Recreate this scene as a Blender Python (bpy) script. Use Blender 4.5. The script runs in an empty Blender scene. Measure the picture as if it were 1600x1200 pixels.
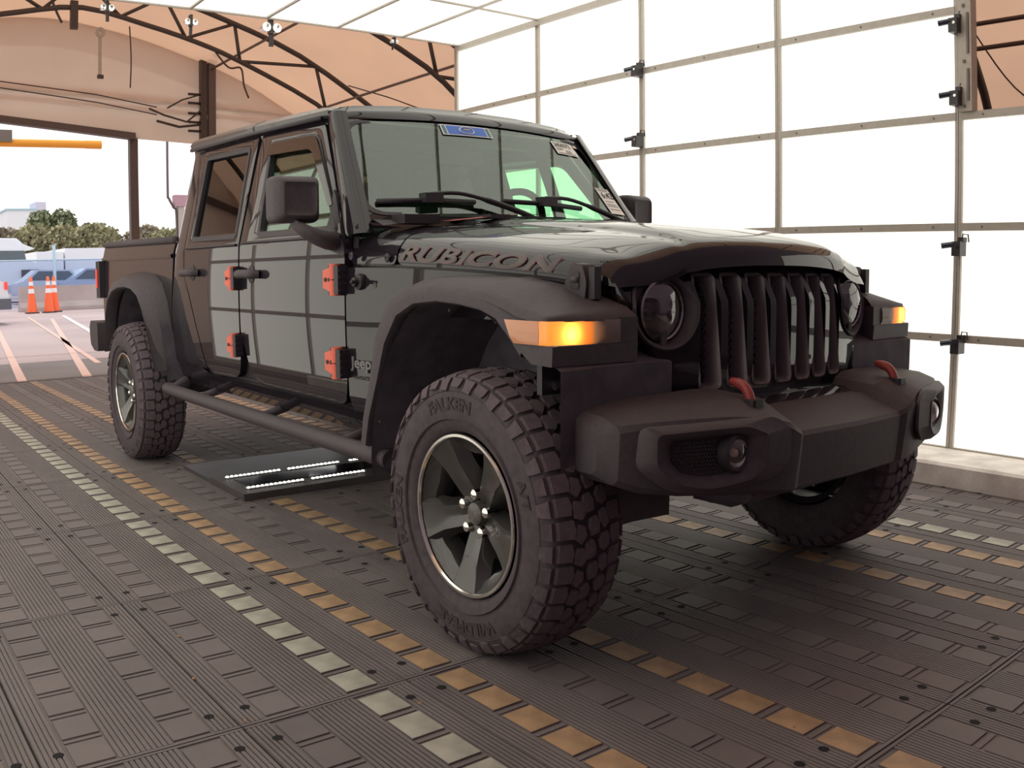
import bpy, bmesh, math, random
from mathutils import Vector, Matrix, noise
from math import sin, cos, pi, radians, atan2, hypot, exp
random.seed(7)
sc = bpy.context.scene
COL = sc.collection

# ------------------------------------------------------------------ camera
# wide camera with the photograph's barrel distortion: theta = a1*r + a3*r^3 (r in pixels of a 1600 px frame)
A1, A3 = 0.68197e-3, -0.34494e-10
cam_d = bpy.data.cameras.new('camera')
cam = bpy.data.objects.new('camera', cam_d); COL.objects.link(cam); sc.camera = cam
cam_d.type = 'PANO'
mm = 1600.0 / 36.0
cam_d.sensor_fit = 'HORIZONTAL'; cam_d.sensor_width = 36.0; cam_d.sensor_height = 27.0
for host in (cam_d, getattr(cam_d, 'cycles', None)):
    try:
        host.panorama_type = 'FISHEYE_LENS_POLYNOMIAL'
        host.fisheye_fov = radians(150)
        host.fisheye_polynomial_k0 = 0.0
        host.fisheye_polynomial_k1 = -A1 * mm
        host.fisheye_polynomial_k2 = 0.0
        host.fisheye_polynomial_k3 = -A3 * mm ** 3
        host.fisheye_polynomial_k4 = 0.0
        break
    except Exception:
        pass
cam_d.clip_start = 0.02; cam_d.clip_end = 1000
_yaw, _pitch, _roll = 2.480666, -0.12192, -0.005821
_f = Vector((cos(_pitch)*cos(_yaw), cos(_pitch)*sin(_yaw), sin(_pitch)))
_r = _f.cross(Vector((0, 0, 1))).normalized(); _u = _r.cross(_f)
_r2 = _r*cos(_roll) + _u*sin(_roll); _u2 = -_r*sin(_roll) + _u*cos(_roll)
_m = Matrix((_r2, _u2, -_f)).transposed().to_4x4()
_m.translation = Vector((2.08727, -2.35541, 1.07867))
cam.matrix_world = _m

# ------------------------------------------------------------------ world, sun, exposure
w = bpy.data.worlds.new('sky'); sc.world = w; w.use_nodes = True
bg = w.node_tree.nodes['Background']
bg.inputs[0].default_value = (1.0, 0.985, 0.985, 1); bg.inputs[1].default_value = 1.3
sun_d = bpy.data.lights.new('sun', 'SUN'); sun_d.energy = 1.3; sun_d.angle = radians(2); sun_d.color = (1, .95, .88)
sun = bpy.data.objects.new('sun', sun_d); COL.objects.link(sun)
sun.rotation_euler = Vector((-1.0, 0.25, 1.5)).to_track_quat('Z', 'Y').to_euler()
PANEL_EMIT = (1.22, 1.19, 1.06); PANEL_STRENGTH = 1.0
vs = sc.view_settings
sc.display_settings.display_device = 'sRGB'
vs.view_transform = 'Standard'; vs.look = 'None'; vs.exposure = 0.0; vs.gamma = 1.0; vs.use_curve_mapping = False
sc.cycles.use_denoising = True
sc.cycles.max_bounces = 9; sc.cycles.diffuse_bounces = 3; sc.cycles.glossy_bounces = 4
sc.cycles.transmission_bounces = 8; sc.cycles.transparent_max_bounces = 12
sc.cycles.sample_clamp_indirect = 6; sc.cycles.caustics_reflective = False; sc.cycles.caustics_refractive = False

# ------------------------------------------------------------------ materials
MATS = {}
def mat(name, col, rough=.5, metal=0, coat=0, spec=.5, emit=None, es=0, trans=0, ior=1.5, coat_rough=.02, alpha=1):
    if name in MATS: return MATS[name]
    m = bpy.data.materials.new(name); m.use_nodes = True
    b = m.node_tree.nodes['Principled BSDF']; I = b.inputs
    I['Base Color'].default_value = (*col, 1); I['Roughness'].default_value = rough; I['Metallic'].default_value = metal
    I['Coat Weight'].default_value = coat; I['Coat Roughness'].default_value = coat_rough; I['Specular IOR Level'].default_value = spec
    I['Transmission Weight'].default_value = trans; I['IOR'].default_value = ior
    if emit: I['Emission Color'].default_value = (*emit, 1); I['Emission Strength'].default_value = es
    MATS[name] = m
    return m
def noisy(m, scale=30, amt=.25, bump=0.0, detail=4, stretch=None, bscale=None, rough=None):
    nt = m.node_tree; b = nt.nodes['Principled BSDF']
    tc = nt.nodes.new('ShaderNodeTexCoord'); mp = nt.nodes.new('ShaderNodeMapping')
    nt.links.new(tc.outputs['Object'], mp.inputs[0])
    if stretch: mp.inputs['Scale'].default_value = stretch
    n = nt.nodes.new('ShaderNodeTexNoise'); n.inputs['Scale'].default_value = scale; n.inputs['Detail'].default_value = detail
    nt.links.new(mp.outputs[0], n.inputs[0])
    mix = nt.nodes.new('ShaderNodeMix'); mix.data_type = 'RGBA'
    c = b.inputs['Base Color'].default_value
    mix.inputs[6].default_value = (*[max(0, x*(1-amt)) for x in c[:3]], 1); mix.inputs[7].default_value = (*[min(1, x*(1+amt)) for x in c[:3]], 1)
    cr = nt.nodes.new('ShaderNodeMapRange'); cr.inputs[1].default_value = .3; cr.inputs[2].default_value = .7
    nt.links.new(n.outputs[0], cr.inputs[0]); nt.links.new(cr.outputs[0], mix.inputs[0]); nt.links.new(mix.outputs[2], b.inputs['Base Color'])
    if rough:
        rr = nt.nodes.new('ShaderNodeMapRange'); rr.inputs[3].default_value, rr.inputs[4].default_value = rough
        nt.links.new(n.outputs[0], rr.inputs[0]); nt.links.new(rr.outputs[0], b.inputs['Roughness'])
    if bump:
        n2 = nt.nodes.new('ShaderNodeTexNoise'); n2.inputs['Scale'].default_value = bscale or scale*3; n2.inputs['Detail'].default_value = 5
        nt.links.new(mp.outputs[0], n2.inputs[0])
        bp = nt.nodes.new('ShaderNodeBump'); bp.inputs['Strength'].default_value = bump; bp.inputs['Distance'].default_value = .01
        nt.links.new(n2.outputs[0], bp.inputs['Height']); nt.links.new(bp.outputs[0], b.inputs['Normal'])
    return m
PAINT = mat('black_paint', (.014, .010, .015), .40, 0, 1.0, .05, coat_rough=.012)
PAINT.node_tree.nodes['Principled BSDF'].inputs['Coat IOR'].default_value = 1.5
SATIN = noisy(mat('satin_black_roof', (.045, .042, .045), .30, 0, .25), 200, .1, .05)
PLAS = noisy(mat('textured_black_plastic', (.068, .055, .064), .58, 0, 0, .40), 60, .12, .12, bscale=900)
PLASD = mat('dark_plastic', (.030, .023, .030), .5)
RUB = noisy(mat('tyre_rubber', (.082, .063, .074), .76, 0, 0, .35), 40, .18, .06, bscale=300)
RUBT = noisy(mat('tread_rubber', (.125, .095, .112), .8, 0, 0, .3), 50, .15)
RUBD = mat('groove_shade_rubber', (.050, .038, .046), .85)  # darker rubber: shade between the tread blocks put into the colour; letters too
LINER = noisy(mat('wheel_liner', (.085, .070, .088), .8), 12, .3)
RIM = mat('painted_rim', (.085, .080, .078), .30, .55, .5)
RIMD = mat('rim_pocket', (.035, .031, .032), .35, .4, .3)
RIML = mat('machined_rim_lip', (.85, .82, .78), .16, 1)
CHR = mat('chrome', (.9, .88, .86), .08, 1)
REFL = mat('lamp_reflector', (.85, .82, .80), .22, .5)
ORG = mat('orange_hinge', (.80, .115, .062), .42, 0, .1)
REDP = mat('red_hook', (.36, .055, .05), .42, 0, .1)
REDH = mat('red_hood_graphic', (.42, .055, .05), .35)
DECAL = mat('grey_decal', (.135, .122, .118), .65)
DECR = mat('red_decal_outline', (.30, .075, .08), .4, coat=.4)
UNDER = noisy(mat('underbody_metal', (.075, .058, .075), .7), 20, .3)
SEAT = mat('seat_leather', (.035, .03, .032), .6)
DASH = mat('dashboard_plastic', (.018, .016, .018), .6)
HEADL = mat('headliner', (.10, .095, .09), .9)
LABEL = mat('white_paper', (.90, .85, .80), .7)
INK = mat('black_ink', (.03, .03, .03), .7)
INKG = mat('grey_ink', (.42, .40, .38), .7)
BLUE = mat('blue_sticker', (.06, .17, .62), .5)
GOLD = mat('gold_print', (.55, .38, .22), .5)
ALU = noisy(mat('aluminium_frame', (.50, .45, .40), .45, .15), 30, .06)
ALUD = mat('grey_steel', (.20, .175, .155), .5, .3)
STEEL = mat('painted_dark_steel', (.080, .064, .062), .55)
STEELL = mat('brown_steel_post', (.14, .112, .115), .55)
CAMB = mat('black_camera_body', (.035, .03, .035), .35)
LENSB = mat('blue_black_lens', (.02, .035, .07), .08, 0, 1)
CONC = noisy(mat('concrete_curb', (.88, .81, .76), .85), 8, .18, .15, bscale=60)
LEDP = mat('white_led', (1, 1, 1), .5, emit=(1, .97, .88), es=9)
AMBL = mat('lit_amber_bulb', (1, .5, .1), .4, emit=(1, .52, .17), es=3)
PANEL = mat('lit_white_panel', (.4, .4, .38), .6, emit=PANEL_EMIT, es=PANEL_STRENGTH)
CONE = mat('orange_cone', (.95, .16, .05), .5)
WHT = mat('white_reflective', (.85, .82, .82), .4)
def glassmat(name, col, trans_col, refl=1.0, rough=0.0, ior=1.5):
    """thin sheet of tinted glass: clear pass-through multiplied by a tint plus a Fresnel mirror"""
    if name in MATS: return MATS[name]
    m = bpy.data.materials.new(name); m.use_nodes = True; nt = m.node_tree; nt.nodes.clear()
    o = nt.nodes.new('ShaderNodeOutputMaterial'); t = nt.nodes.new('ShaderNodeBsdfTransparent'); g = nt.nodes.new('ShaderNodeBsdfGlossy')
    t.inputs[0].default_value = (*trans_col, 1); g.inputs[0].default_value = (*col, 1); g.inputs['Roughness'].default_value = rough
    ge = nt.nodes.new('ShaderNodeNewGeometry'); dt = nt.nodes.new('ShaderNodeVectorMath'); dt.operation = 'DOT_PRODUCT'
    nt.links.new(ge.outputs['Incoming'], dt.inputs[0]); nt.links.new(ge.outputs['Normal'], dt.inputs[1])
    def M_(op, a, b):
        n = nt.nodes.new('ShaderNodeMath'); n.operation = op
        for i, v in enumerate((a, b)):
            if v is None: continue
            if isinstance(v, (int, float)): n.inputs[i].default_value = v
            else: nt.links.new(v, n.inputs[i])
        return n.outputs[0]
    # Schlick reflectance, the same from both sides of the pane
    c_ = M_('ABSOLUTE', dt.outputs['Value'], None); om = M_('SUBTRACT', 1.0, c_); p5 = M_('POWER', om, 5.0)
    sc5 = M_('MULTIPLY', p5, 1-refl)
    class _F: outputs = [M_('ADD', sc5, refl)]
    f = _F
    mu = nt.nodes.new('ShaderNodeMath'); mu.operation = 'MULTIPLY'; mu.inputs[1].default_value = 1.0; mu.use_clamp = True
    mx = nt.nodes.new('ShaderNodeMixShader')
    nt.links.new(f.outputs[0], mu.inputs[0]); nt.links.new(mu.outputs[0], mx.inputs[0])
    nt.links.new(t.outputs[0], mx.inputs[1]); nt.links.new(g.outputs[0], mx.inputs[2]); nt.links.new(mx.outputs[0], o.inputs[0])
    MATS[name] = m; return m
GLASS = glassmat('green_tinted_windscreen', (.92, 1, .95), (.66, .93, .74), .13)
GLASSF = glassmat('clear_side_glass', (.95, 1, .97), (.70, .93, .78), .08)
GLASSR = glassmat('dark_privacy_glass', (1, 1, 1), (.12, .13, .12), .07)
SMOKE = glassmat('smoked_visor', (1, 1, 1), (.28, .28, .28), .08, .03)
LENSC = glassmat('clear_lamp_lens', (1, 1, 1), (.93, .93, .93), .12)
LENSA = glassmat('amber_lens', (1, .9, .8), (.98, .50, .22), .05, .03)
def transl(name, col, tr, gl=.08):
    m = bpy.data.materials.new(name); m.use_nodes = True; nt = m.node_tree; nt.nodes.clear()
    o = nt.nodes.new('ShaderNodeOutputMaterial'); t = nt.nodes.new('ShaderNodeBsdfTranslucent'); d = nt.nodes.new('ShaderNodeBsdfDiffuse'); g = nt.nodes.new('ShaderNodeBsdfGlossy')
    t.inputs[0].default_value = (*tr, 1); d.inputs[0].default_value = (*col, 1); g.inputs['Roughness'].default_value = .08
    a = nt.nodes.new('ShaderNodeMixShader'); a.inputs[0].default_value = .55; b = nt.nodes.new('ShaderNodeMixShader'); b.inputs[0].default_value = gl
    nt.links.new(d.outputs[0], a.inputs[1]); nt.links.new(t.outputs[0], a.inputs[2]); nt.links.new(a.outputs[0], b.inputs[1]); nt.links.new(g.outputs[0], b.inputs[2]); nt.links.new(b.outputs[0], o.inputs[0])
    return m
LENSA = transl('frosted_amber_lens', (.50, .20, .09), (1, .42, .10))
LENSW = transl('frosted_clear_lens', (.34, .29, .27), (.9, .62, .45))
LENSR = mat('red_lens', (.75, .05, .045), .25, emit=(1, .10, .07), es=.55)
def fabricmat(name, diff, tr, mixf, scale=1.5):
    m = bpy.data.materials.new(name); m.use_nodes = True; nt = m.node_tree; nt.nodes.clear()
    o = nt.nodes.new('ShaderNodeOutputMaterial'); d = nt.nodes.new('ShaderNodeBsdfDiffuse'); t = nt.nodes.new('ShaderNodeBsdfTranslucent')
    mx = nt.nodes.new('ShaderNodeMixShader'); mx.inputs[0].default_value = mixf
    tc = nt.nodes.new('ShaderNodeTexCoord'); n = nt.nodes.new('ShaderNodeTexNoise'); n.inputs['Scale'].default_value = scale; n.inputs['Detail'].default_value = 6
    nt.links.new(tc.outputs['Object'], n.inputs[0])
    for node, c in ((d, diff), (t, tr)):
        mm_ = nt.nodes.new('ShaderNodeMix'); mm_.data_type = 'RGBA'
        mm_.inputs[6].default_value = (*[x*.86 for x in c], 1); mm_.inputs[7].default_value = (*[min(1, x*1.1) for x in c], 1)
        nt.links.new(n.outputs[0], mm_.inputs[0]); nt.links.new(mm_.outputs[2], node.inputs[0])
    nt.links.new(d.outputs[0], mx.inputs[1]); nt.links.new(t.outputs[0], mx.inputs[2]); nt.links.new(mx.outputs[0], o.inputs[0])
    MATS[name] = m; return m
FAB = fabricmat('peach_tent_fabric', (.62, .42, .29), (.86, .54, .37), .42)
FABE = fabricmat('beige_curtain_fabric', (.66, .55, .46), (.72, .58, .48), .36, 1.0)

# ------------------------------------------------------------------ helpers
def world_of(o):
    if o.parent is None: return o.matrix_basis.copy()
    return world_of(o.parent) @ o.matrix_parent_inverse @ o.matrix_basis
def link(o, parent=None):
    COL.objects.link(o)
    if parent:
        o.parent = parent; o.matrix_parent_inverse = world_of(parent).inverted()
    return o
def tag(o, label=None, cat=None, group=None, kind=None):
    if label: o['label'] = label
    if cat: o['category'] = cat
    if group: o['group'] = group
    if kind: o['kind'] = kind
    return o
def empty(name, loc, label=None, cat=None, group=None, rz=0, kind=None):
    o = bpy.data.objects.new(name, None); o.location = loc; o.rotation_euler = (0, 0, rz); COL.objects.link(o)
    o.empty_display_size = .1
    return tag(o, label, cat, group, kind)
def fin(bm, name, m, parent=None, smooth=False, recalc=True, auto=None):
    if recalc: bmesh.ops.recalc_face_normals(bm, faces=bm.faces[:])
    me = bpy.data.meshes.new(name); bm.to_mesh(me); bm.free()
    for x in (m if isinstance(m, (list, tuple)) else [m]): me.materials.append(x)
    if smooth:
        for p in me.polygons: p.use_smooth = True
        if auto is not None:
            try: me.set_sharp_from_angle(angle=radians(auto))
            except Exception: pass
    return link(bpy.data.objects.new(name, me), parent)
def B(): return bmesh.new()
def box(bm, a, b, M=None, mi=0):
    x0, y0, z0 = a; x1, y1, z1 = b
    v = [bm.verts.new(Vector(p) if M is None else M @ Vector(p)) for p in ((x0, y0, z0), (x1, y0, z0), (x1, y1, z0), (x0, y1, z0), (x0, y0, z1), (x1, y0, z1), (x1, y1, z1), (x0, y1, z1))]
    fs = [bm.faces.new([v[i] for i in q]) for q in ((3, 2, 1, 0), (4, 5, 6, 7), (0, 1, 5, 4), (1, 2, 6, 5), (2, 3, 7, 6), (3, 0, 4, 7))]
    for f in fs: f.material_index = mi
    return v
def bevel(bm, r, seg=2, angle=25):
    es = [e for e in bm.edges if len(e.link_faces) == 2 and e.calc_face_angle(0) > radians(angle)]
    bmesh.ops.bevel(bm, geom=es, offset=r, segments=seg, affect='EDGES', profile=.5, clamp_overlap=True)
def tube(bm, pts, r, n=10, caps=True, mi=0, closed=False):
    pts = [Vector(p) for p in pts]; rings = []
    rr = r if isinstance(r, (list, tuple)) else [r]*len(pts)
    up = Vector((0, 0, 1)); prev = None
    for i, p in enumerate(pts):
        if closed: t = (pts[(i+1) % len(pts)] - pts[i-1]).normalized()
        else: t = (pts[min(i+1, len(pts)-1)] - pts[max(i-1, 0)]).normalized()
        if prev is None:
            a = t.cross(up)
            if a.length < .1: a = t.cross(Vector((1, 0, 0)))
            a.normalize()
        else:
            a = (prev - t*prev.dot(t)).normalized()
        prev = a; b = t.cross(a)
        rings.append([bm.verts.new(p + (a*cos(2*pi*k/n) + b*sin(2*pi*k/n))*rr[i]) for k in range(n)])
    m = len(rings)
    for i in range(m if closed else m-1):
        A_, B_ = rings[i], rings[(i+1) % m]
        for k in range(n):
            f = bm.faces.new((A_[k], A_[(k+1) % n], B_[(k+1) % n], B_[k])); f.material_index = mi
    if caps and not closed:
        bm.faces.new(rings[0][::-1]).material_index = mi; bm.faces.new(rings[-1]).material_index = mi
def lathe(bm, prof, n=48, axis='y', c=(0, 0, 0), mi=0, a0=0, a1=2*pi, close=False):
    """prof: (axial, radius) pairs"""
    full = abs(a1-a0-2*pi) < 1e-6
    rings = []
    for k in range(n if full else n+1):
        t = a0 + (a1-a0)*k/n; row = []
        for (ax, r) in prof:
            if axis == 'y': p = (c[0] + r*cos(t), c[1] + ax, c[2] + r*sin(t))
            elif axis == 'x': p = (c[0] + ax, c[1] + r*cos(t), c[2] + r*sin(t))
            else: p = (c[0] + r*cos(t), c[1] + r*sin(t), c[2] + ax)
            row.append(bm.verts.new(p))
        rings.append(row)
    m = len(rings)
    for k in range(m if full else m-1):
        A_, B_ = rings[k], rings[(k+1) % m]
        for i in range(len(prof) - (0 if close else 1)):
            j = (i+1) % len(prof)
            f = bm.faces.new((A_[i], A_[j], B_[j], B_[i])); f.material_index = mi
    return rings
def grid(bm, rows, mi=0, closed=False):
    vs_ = [[bm.verts.new(p) for p in r] for r in rows]
    for i in range(len(vs_)-1):
        n = len(vs_[i])
        for j in range(n if closed else n-1):
            f = bm.faces.new((vs_[i][j], vs_[i][(j+1) % n], vs_[i+1][(j+1) % n], vs_[i+1][j])); f.material_index = mi
    return vs_
def prism(bm, poly, axis, a, b, mi=0):
    """poly of 2D points extruded along axis from a to b"""
    def P3(p, t):
        return {'x': (t, p[0], p[1]), 'y': (p[0], t, p[1]), 'z': (p[0], p[1], t)}[axis]
    A_ = [bm.verts.new(P3(p, a)) for p in poly]; B_ = [bm.verts.new(P3(p, b)) for p in poly]
    n = len(poly)
    bm.faces.new(A_[::-1]).material_index = mi; bm.faces.new(B_).material_index = mi
    for i in range(n): bm.faces.new((A_[i], A_[(i+1) % n], B_[(i+1) % n], B_[i])).material_index = mi
def rnd(poly, r, n=4):
    """round every corner of a 2D polygon"""
    out = []; N = len(poly)
    for i, p in enumerate(poly):
        rr = r[i] if isinstance(r, (list, tuple)) else r
        p = Vector(p); a = Vector(poly[i-1]) - p; b = Vector(poly[(i+1) % N]) - p
        d = min(rr, a.length*.48, b.length*.48)
        q0 = p + a.normalized()*d; q1 = p + b.normalized()*d
        for k in range(n+1):
            t = k/n; out.append(tuple(q0*(1-t)**2 + p*2*t*(1-t) + q1*t*t))
    return out
def ip(x, xs, ys):
    if x <= xs[0]: return ys[0]
    for i in range(len(xs)-1):
        if x <= xs[i+1]:
            t = (x-xs[i])/(xs[i+1]-xs[i]); return ys[i]*(1-t)+ys[i+1]*t
    return ys[-1]
def smooth_pts(pts, n=6, closed=False):
    pts = [Vector(p) for p in pts]; out = []; N = len(pts)
    rng = range(N if closed else N-1)
    for i in rng:
        if closed: p0, p1, p2, p3 = pts[i-1], pts[i], pts[(i+1) % N], pts[(i+2) % N]
        else: p0, p1, p2, p3 = pts[max(i-1, 0)], pts[i], pts[i+1], pts[min(i+2, N-1)]
        for k in range(n):
            t = k/n
            out.append(.5*((2*p1) + (p2-p0)*t + (2*p0-5*p1+4*p2-p3)*t*t + (3*p1-p0-3*p2+p3)*t**3))
    if not closed: out.append(pts[-1])
    return out
def ctr(o):  # give a top-level mesh an origin at the base of its own mesh
    vv = [v.co for v in o.data.vertices]
    c = Vector((sum(v.x for v in vv)/len(vv), sum(v.y for v in vv)/len(vv), min(v.z for v in vv)))
    o.data.transform(Matrix.Translation(-c)); o.location = c
    return o
def text_obj(s, name, m, parent, fn, size=1.0, offset=0.0, extrude=0.0, sx=1.0, shear=0.0, align='LEFT', spacing=1.0, res=4, weld=True):
    """text turned into a mesh; fn maps (u, v, w) to a point"""
    cu = bpy.data.curves.new('t', 'FONT'); cu.body = s; cu.size = size; cu.offset = offset; cu.extrude = extrude
    cu.align_x = align; cu.space_character = spacing; cu.resolution_u = res; cu.shear = shear
    to = bpy.data.objects.new('t', cu); COL.objects.link(to)
    dg = bpy.context.evaluated_depsgraph_get(); me = bpy.data.meshes.new_from_object(to.evaluated_get(dg))
    bpy.data.objects.remove(to); bpy.data.curves.remove(cu)
    for v in me.vertices: v.co = Vector(fn(v.co.x*sx, v.co.y, v.co.z))
    me.materials.clear(); me.materials.append(m); me.name = name
    return link(bpy.data.objects.new(name, me), parent)

# ================================================================== SETTING
PSI = 0.0111368; CS, SN = cos(PSI), sin(PSI)
MF = Matrix.Rotation(PSI, 4, 'Z')
def FW(x, y, z=0): return (x*CS - y*SN, x*SN + y*CS, z)
X0, PX, PC = -0.98988, 1.048993, 0.146857     # seam origin, module pitch, cell pitch
MY0, MPY = -0.92, 0.468                       # module centre lines

floor = empty('floor', (0, 0, 0), 'dark grey moulded plastic track floor of interlocking ribbed plates under the truck', kind='structure')
FLM = noisy(mat('grey_floor_plastic', (.185, .157, .156), .62, 0, 0, .35), 3.0, .16, .10, bscale=160, rough=(.45, .8))
FLG = mat('floor_groove', (.055, .045, .047), .8)
bm = B(); box(bm, (X0-7*PX, -2.6, -.03), (X0+4*PX, 2.14, -.011), MF); fin(bm, 'floor_base', FLG, floor)
def floor_plate_mesh():
    bm = B(); L = PX/2; Wd = MPY/2; g = .0028
    # flat ground plate, lower than the raised features
    box(bm, (-L+g, -Wd+g, -.012), (L-g, Wd-g, -.004))
    box(bm, (-L+g, -Wd+g, -.004), (-L+.012, Wd-g, 0)); box(bm, (L-.012, -Wd+g, -.004), (L-g, Wd-g, 0))
    # long ribs at the sides and between the two rows of cells
    for y0, y1, n in ((-Wd+.003, -Wd+.066, 5), (-.066, .066, 10), (Wd-.066, Wd-.003, 5)):
        d = (y1-y0)/n
        for i in range(n): box(bm, (-L+.014, y0+i*d+d*.14, -.004), (L-.014, y0+(i+1)*d-d*.14, 0))
    # cells of the two rows and cross ribs between them
    for yc in (-.115, .115):
        for i in range(7):
            xc = -L + .0132 + PC*(i+.5)
            box(bm, (xc-.056, yc-.0455, -.004), (xc+.056, yc+.0455, .0004))
            box(bm, (xc+.0655, yc-.0455, -.004), (xc+.0785, yc+.0455, -.0008))
    # round drain recesses near the seams
    for sx in (-1, 1):
        for sy in (-1, 1):
            cx, cy = sx*(L-.098), sy*(Wd-.048)
            r = [bm.verts.new((cx+.0135*cos(2*pi*k/10), cy+.0135*sin(2*pi*k/10), .0008)) for k in range(10)]
            bm.faces.new(r).material_index = 1
    me_o = fin(bm, 'floor_plate', [FLM, mat('drain_hole', (.006, .005, .006), .9)], floor)
    return me_o
plate0 = floor_plate_mesh(); first = True
for j in range(-7, 4):
    for k in range(-3, 7):
        if k == -3 and j < -2: continue
        o = plate0 if first else link(bpy.data.objects.new('floor_plate', plate0.data), floor)
        first = False
        o.location = FW(X0 + (j+.5)*PX, MY0 + k*MPY, 0); o.rotation_euler = (0, 0, PSI)
PWH = noisy(mat('worn_white_paint', (.42, .40, .34), .6), 9, .30, .08, bscale=80)
PYL = noisy(mat('worn_yellow_paint', (.42, .27, .155), .6), 9, .30, .08, bscale=80)
def painted_mesh(m):
    bm = B(); box(bm, (-.0555, -.0450, -.003), (.0555, .0450, .0016)); bevel(bm, .0012, 1)
    o = fin(bm, 'painted_tile', m, None); me = o.data; bpy.data.objects.remove(o); return me
pw, py_ = painted_mesh(PWH), painted_mesh(PYL)
rows = [(-1, 1, pw), (0, -1, py_), (1, -1, py_), (3, 1, py_), (4, 1, py_), (5, -1, pw)]
tiles = []
for k, sgn, me in rows:
    for j in range(-7, 4):
        for i in range(7):
            x = X0 + j*PX + .0132 + PC*(i+.5); y = MY0 + k*MPY + sgn*.115
            tiles.append((hypot(x-2.08, y+2.35), x, y, me))
tiles.sort(key=lambda t: t[0])
far = {pw.name: B(), py_.name: B()}
for n_, (d, x, y, me) in enumerate(tiles):
    if n_ < 290:
        o = link(bpy.data.objects.new('painted_tile', me), floor); o['label'] = 'worn white painted tile' if me is pw else 'worn yellow painted tile'; o.location = FW(x, y, 0); o.rotation_euler = (0, 0, PSI)
    else:
        box(far[me.name], (x-.0555, y-.045, -.003), (x+.0555, y+.045, .0016), MF)
for me, bm in ((pw, far[pw.name]), (py_, far[py_.name])):
    tag(fin(bm, 'painted_tile_rows', PWH if me is pw else PYL, floor), kind='stuff')
# shiny bolts and debris are left as tiny parts of the floor
bm = B()
for q in ((-.28, -1.62), (.03, -1.6), (.2, -1.2), (-.6, -1.55), (.9, -.6)):
    p = Vector(FW(*q)); lathe(bm, [(.0, .0), (.004, .002), (.0, .006)], 6, 'z', p)
fin(bm, 'leaf_debris', mat('dry_leaf', (.45, .26, .14), .8), floor)

# ground outdoors and a darker strip with the tent's shade painted in
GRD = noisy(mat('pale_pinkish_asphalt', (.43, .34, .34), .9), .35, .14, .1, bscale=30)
GRD2 = noisy(mat('ground_painted_shade', (.17, .15, .15), .85), .8, .14, .1, bscale=30)  # darker copy of the ground, tent shade put into the colour
bm = B(); box(bm, (-300, -150, -.30), (X0-7*PX-.02, 160, -.006), MF)
ground = tag(ctr(fin(bm, 'ground', GRD)), 'pale asphalt yard running out from the tent opening to the trees', kind='structure')
bm = B(); box(bm, (X0-7*PX-2.4, -6, -.02), (X0-7*PX-.02, 6, -.002), MF); fin(bm, 'painted_shade_strip', GRD2, ground)
bm = B(); box(bm, (X0-7*PX-.05, -2.6, -.02), (X0-7*PX+.01, 2.6, .001), MF); fin(bm, 'ramp_edge', mat('dark_seam', (.03, .025, .025), .8), ground)
LINE = mat('faded_road_paint', (.66, .60, .60), .7); LINEO = mat('faded_orange_paint', (.66, .44, .38), .7)
for (a, b, wd, m) in (((-8.4, -1.55), (-24, -1.2), .09, LINEO), ((-8.4, -.75), (-24, 1.0), .10, LINEO), ((-8.4, -.05), (-24, 2.5), .10, LINEO), ((-10, 1.0), (-26, 3.2), .12, LINE), ((-10, .45), (-26, 2.2), .08, LINEO)):
    bm = B(); a = Vector((*a, 0)); b = Vector((*b, 0)); t = (b-a).normalized(); nn = Vector((-t.y, t.x, 0))*wd/2
    f = [bm.verts.new(p) for p in (a-nn+Vector((0, 0, .0)), b-nn, b+nn, a+nn)]; bm.faces.new(f)
    o = fin(bm, 'painted_line', m, ground)
# outer ground under the tent
bm = B(); box(bm, (X0-7*PX, 2.14, -.30), (12, 8, -.012), MF); box(bm, (X0-7*PX, -8, -.30), (12, -2.6, -.012), MF); box(bm, (X0+4*PX, -2.6, -.30), (12, 2.14, -.012), MF)
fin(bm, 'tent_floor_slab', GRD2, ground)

# curbs
def curb(y0, y1, name, lab):
    bm = B(); prism(bm, [(y0, -.02), (y1, -.02), (y1, .118), (y0 + (.02 if y1 > y0 else -.02), .118), (y0, .105)], 'x', -5.05, 6.0)
    o = fin(bm, name, CONC); o.rotation_euler = (0, 0, PSI)
    return tag(o, lab, kind='structure')
curb(2.085, 2.62, 'trim_1', 'low pale concrete curb along the foot of the lit panel wall')
curb(-2.42, -2.62, 'trim_2', 'low concrete curb behind the camera')

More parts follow.
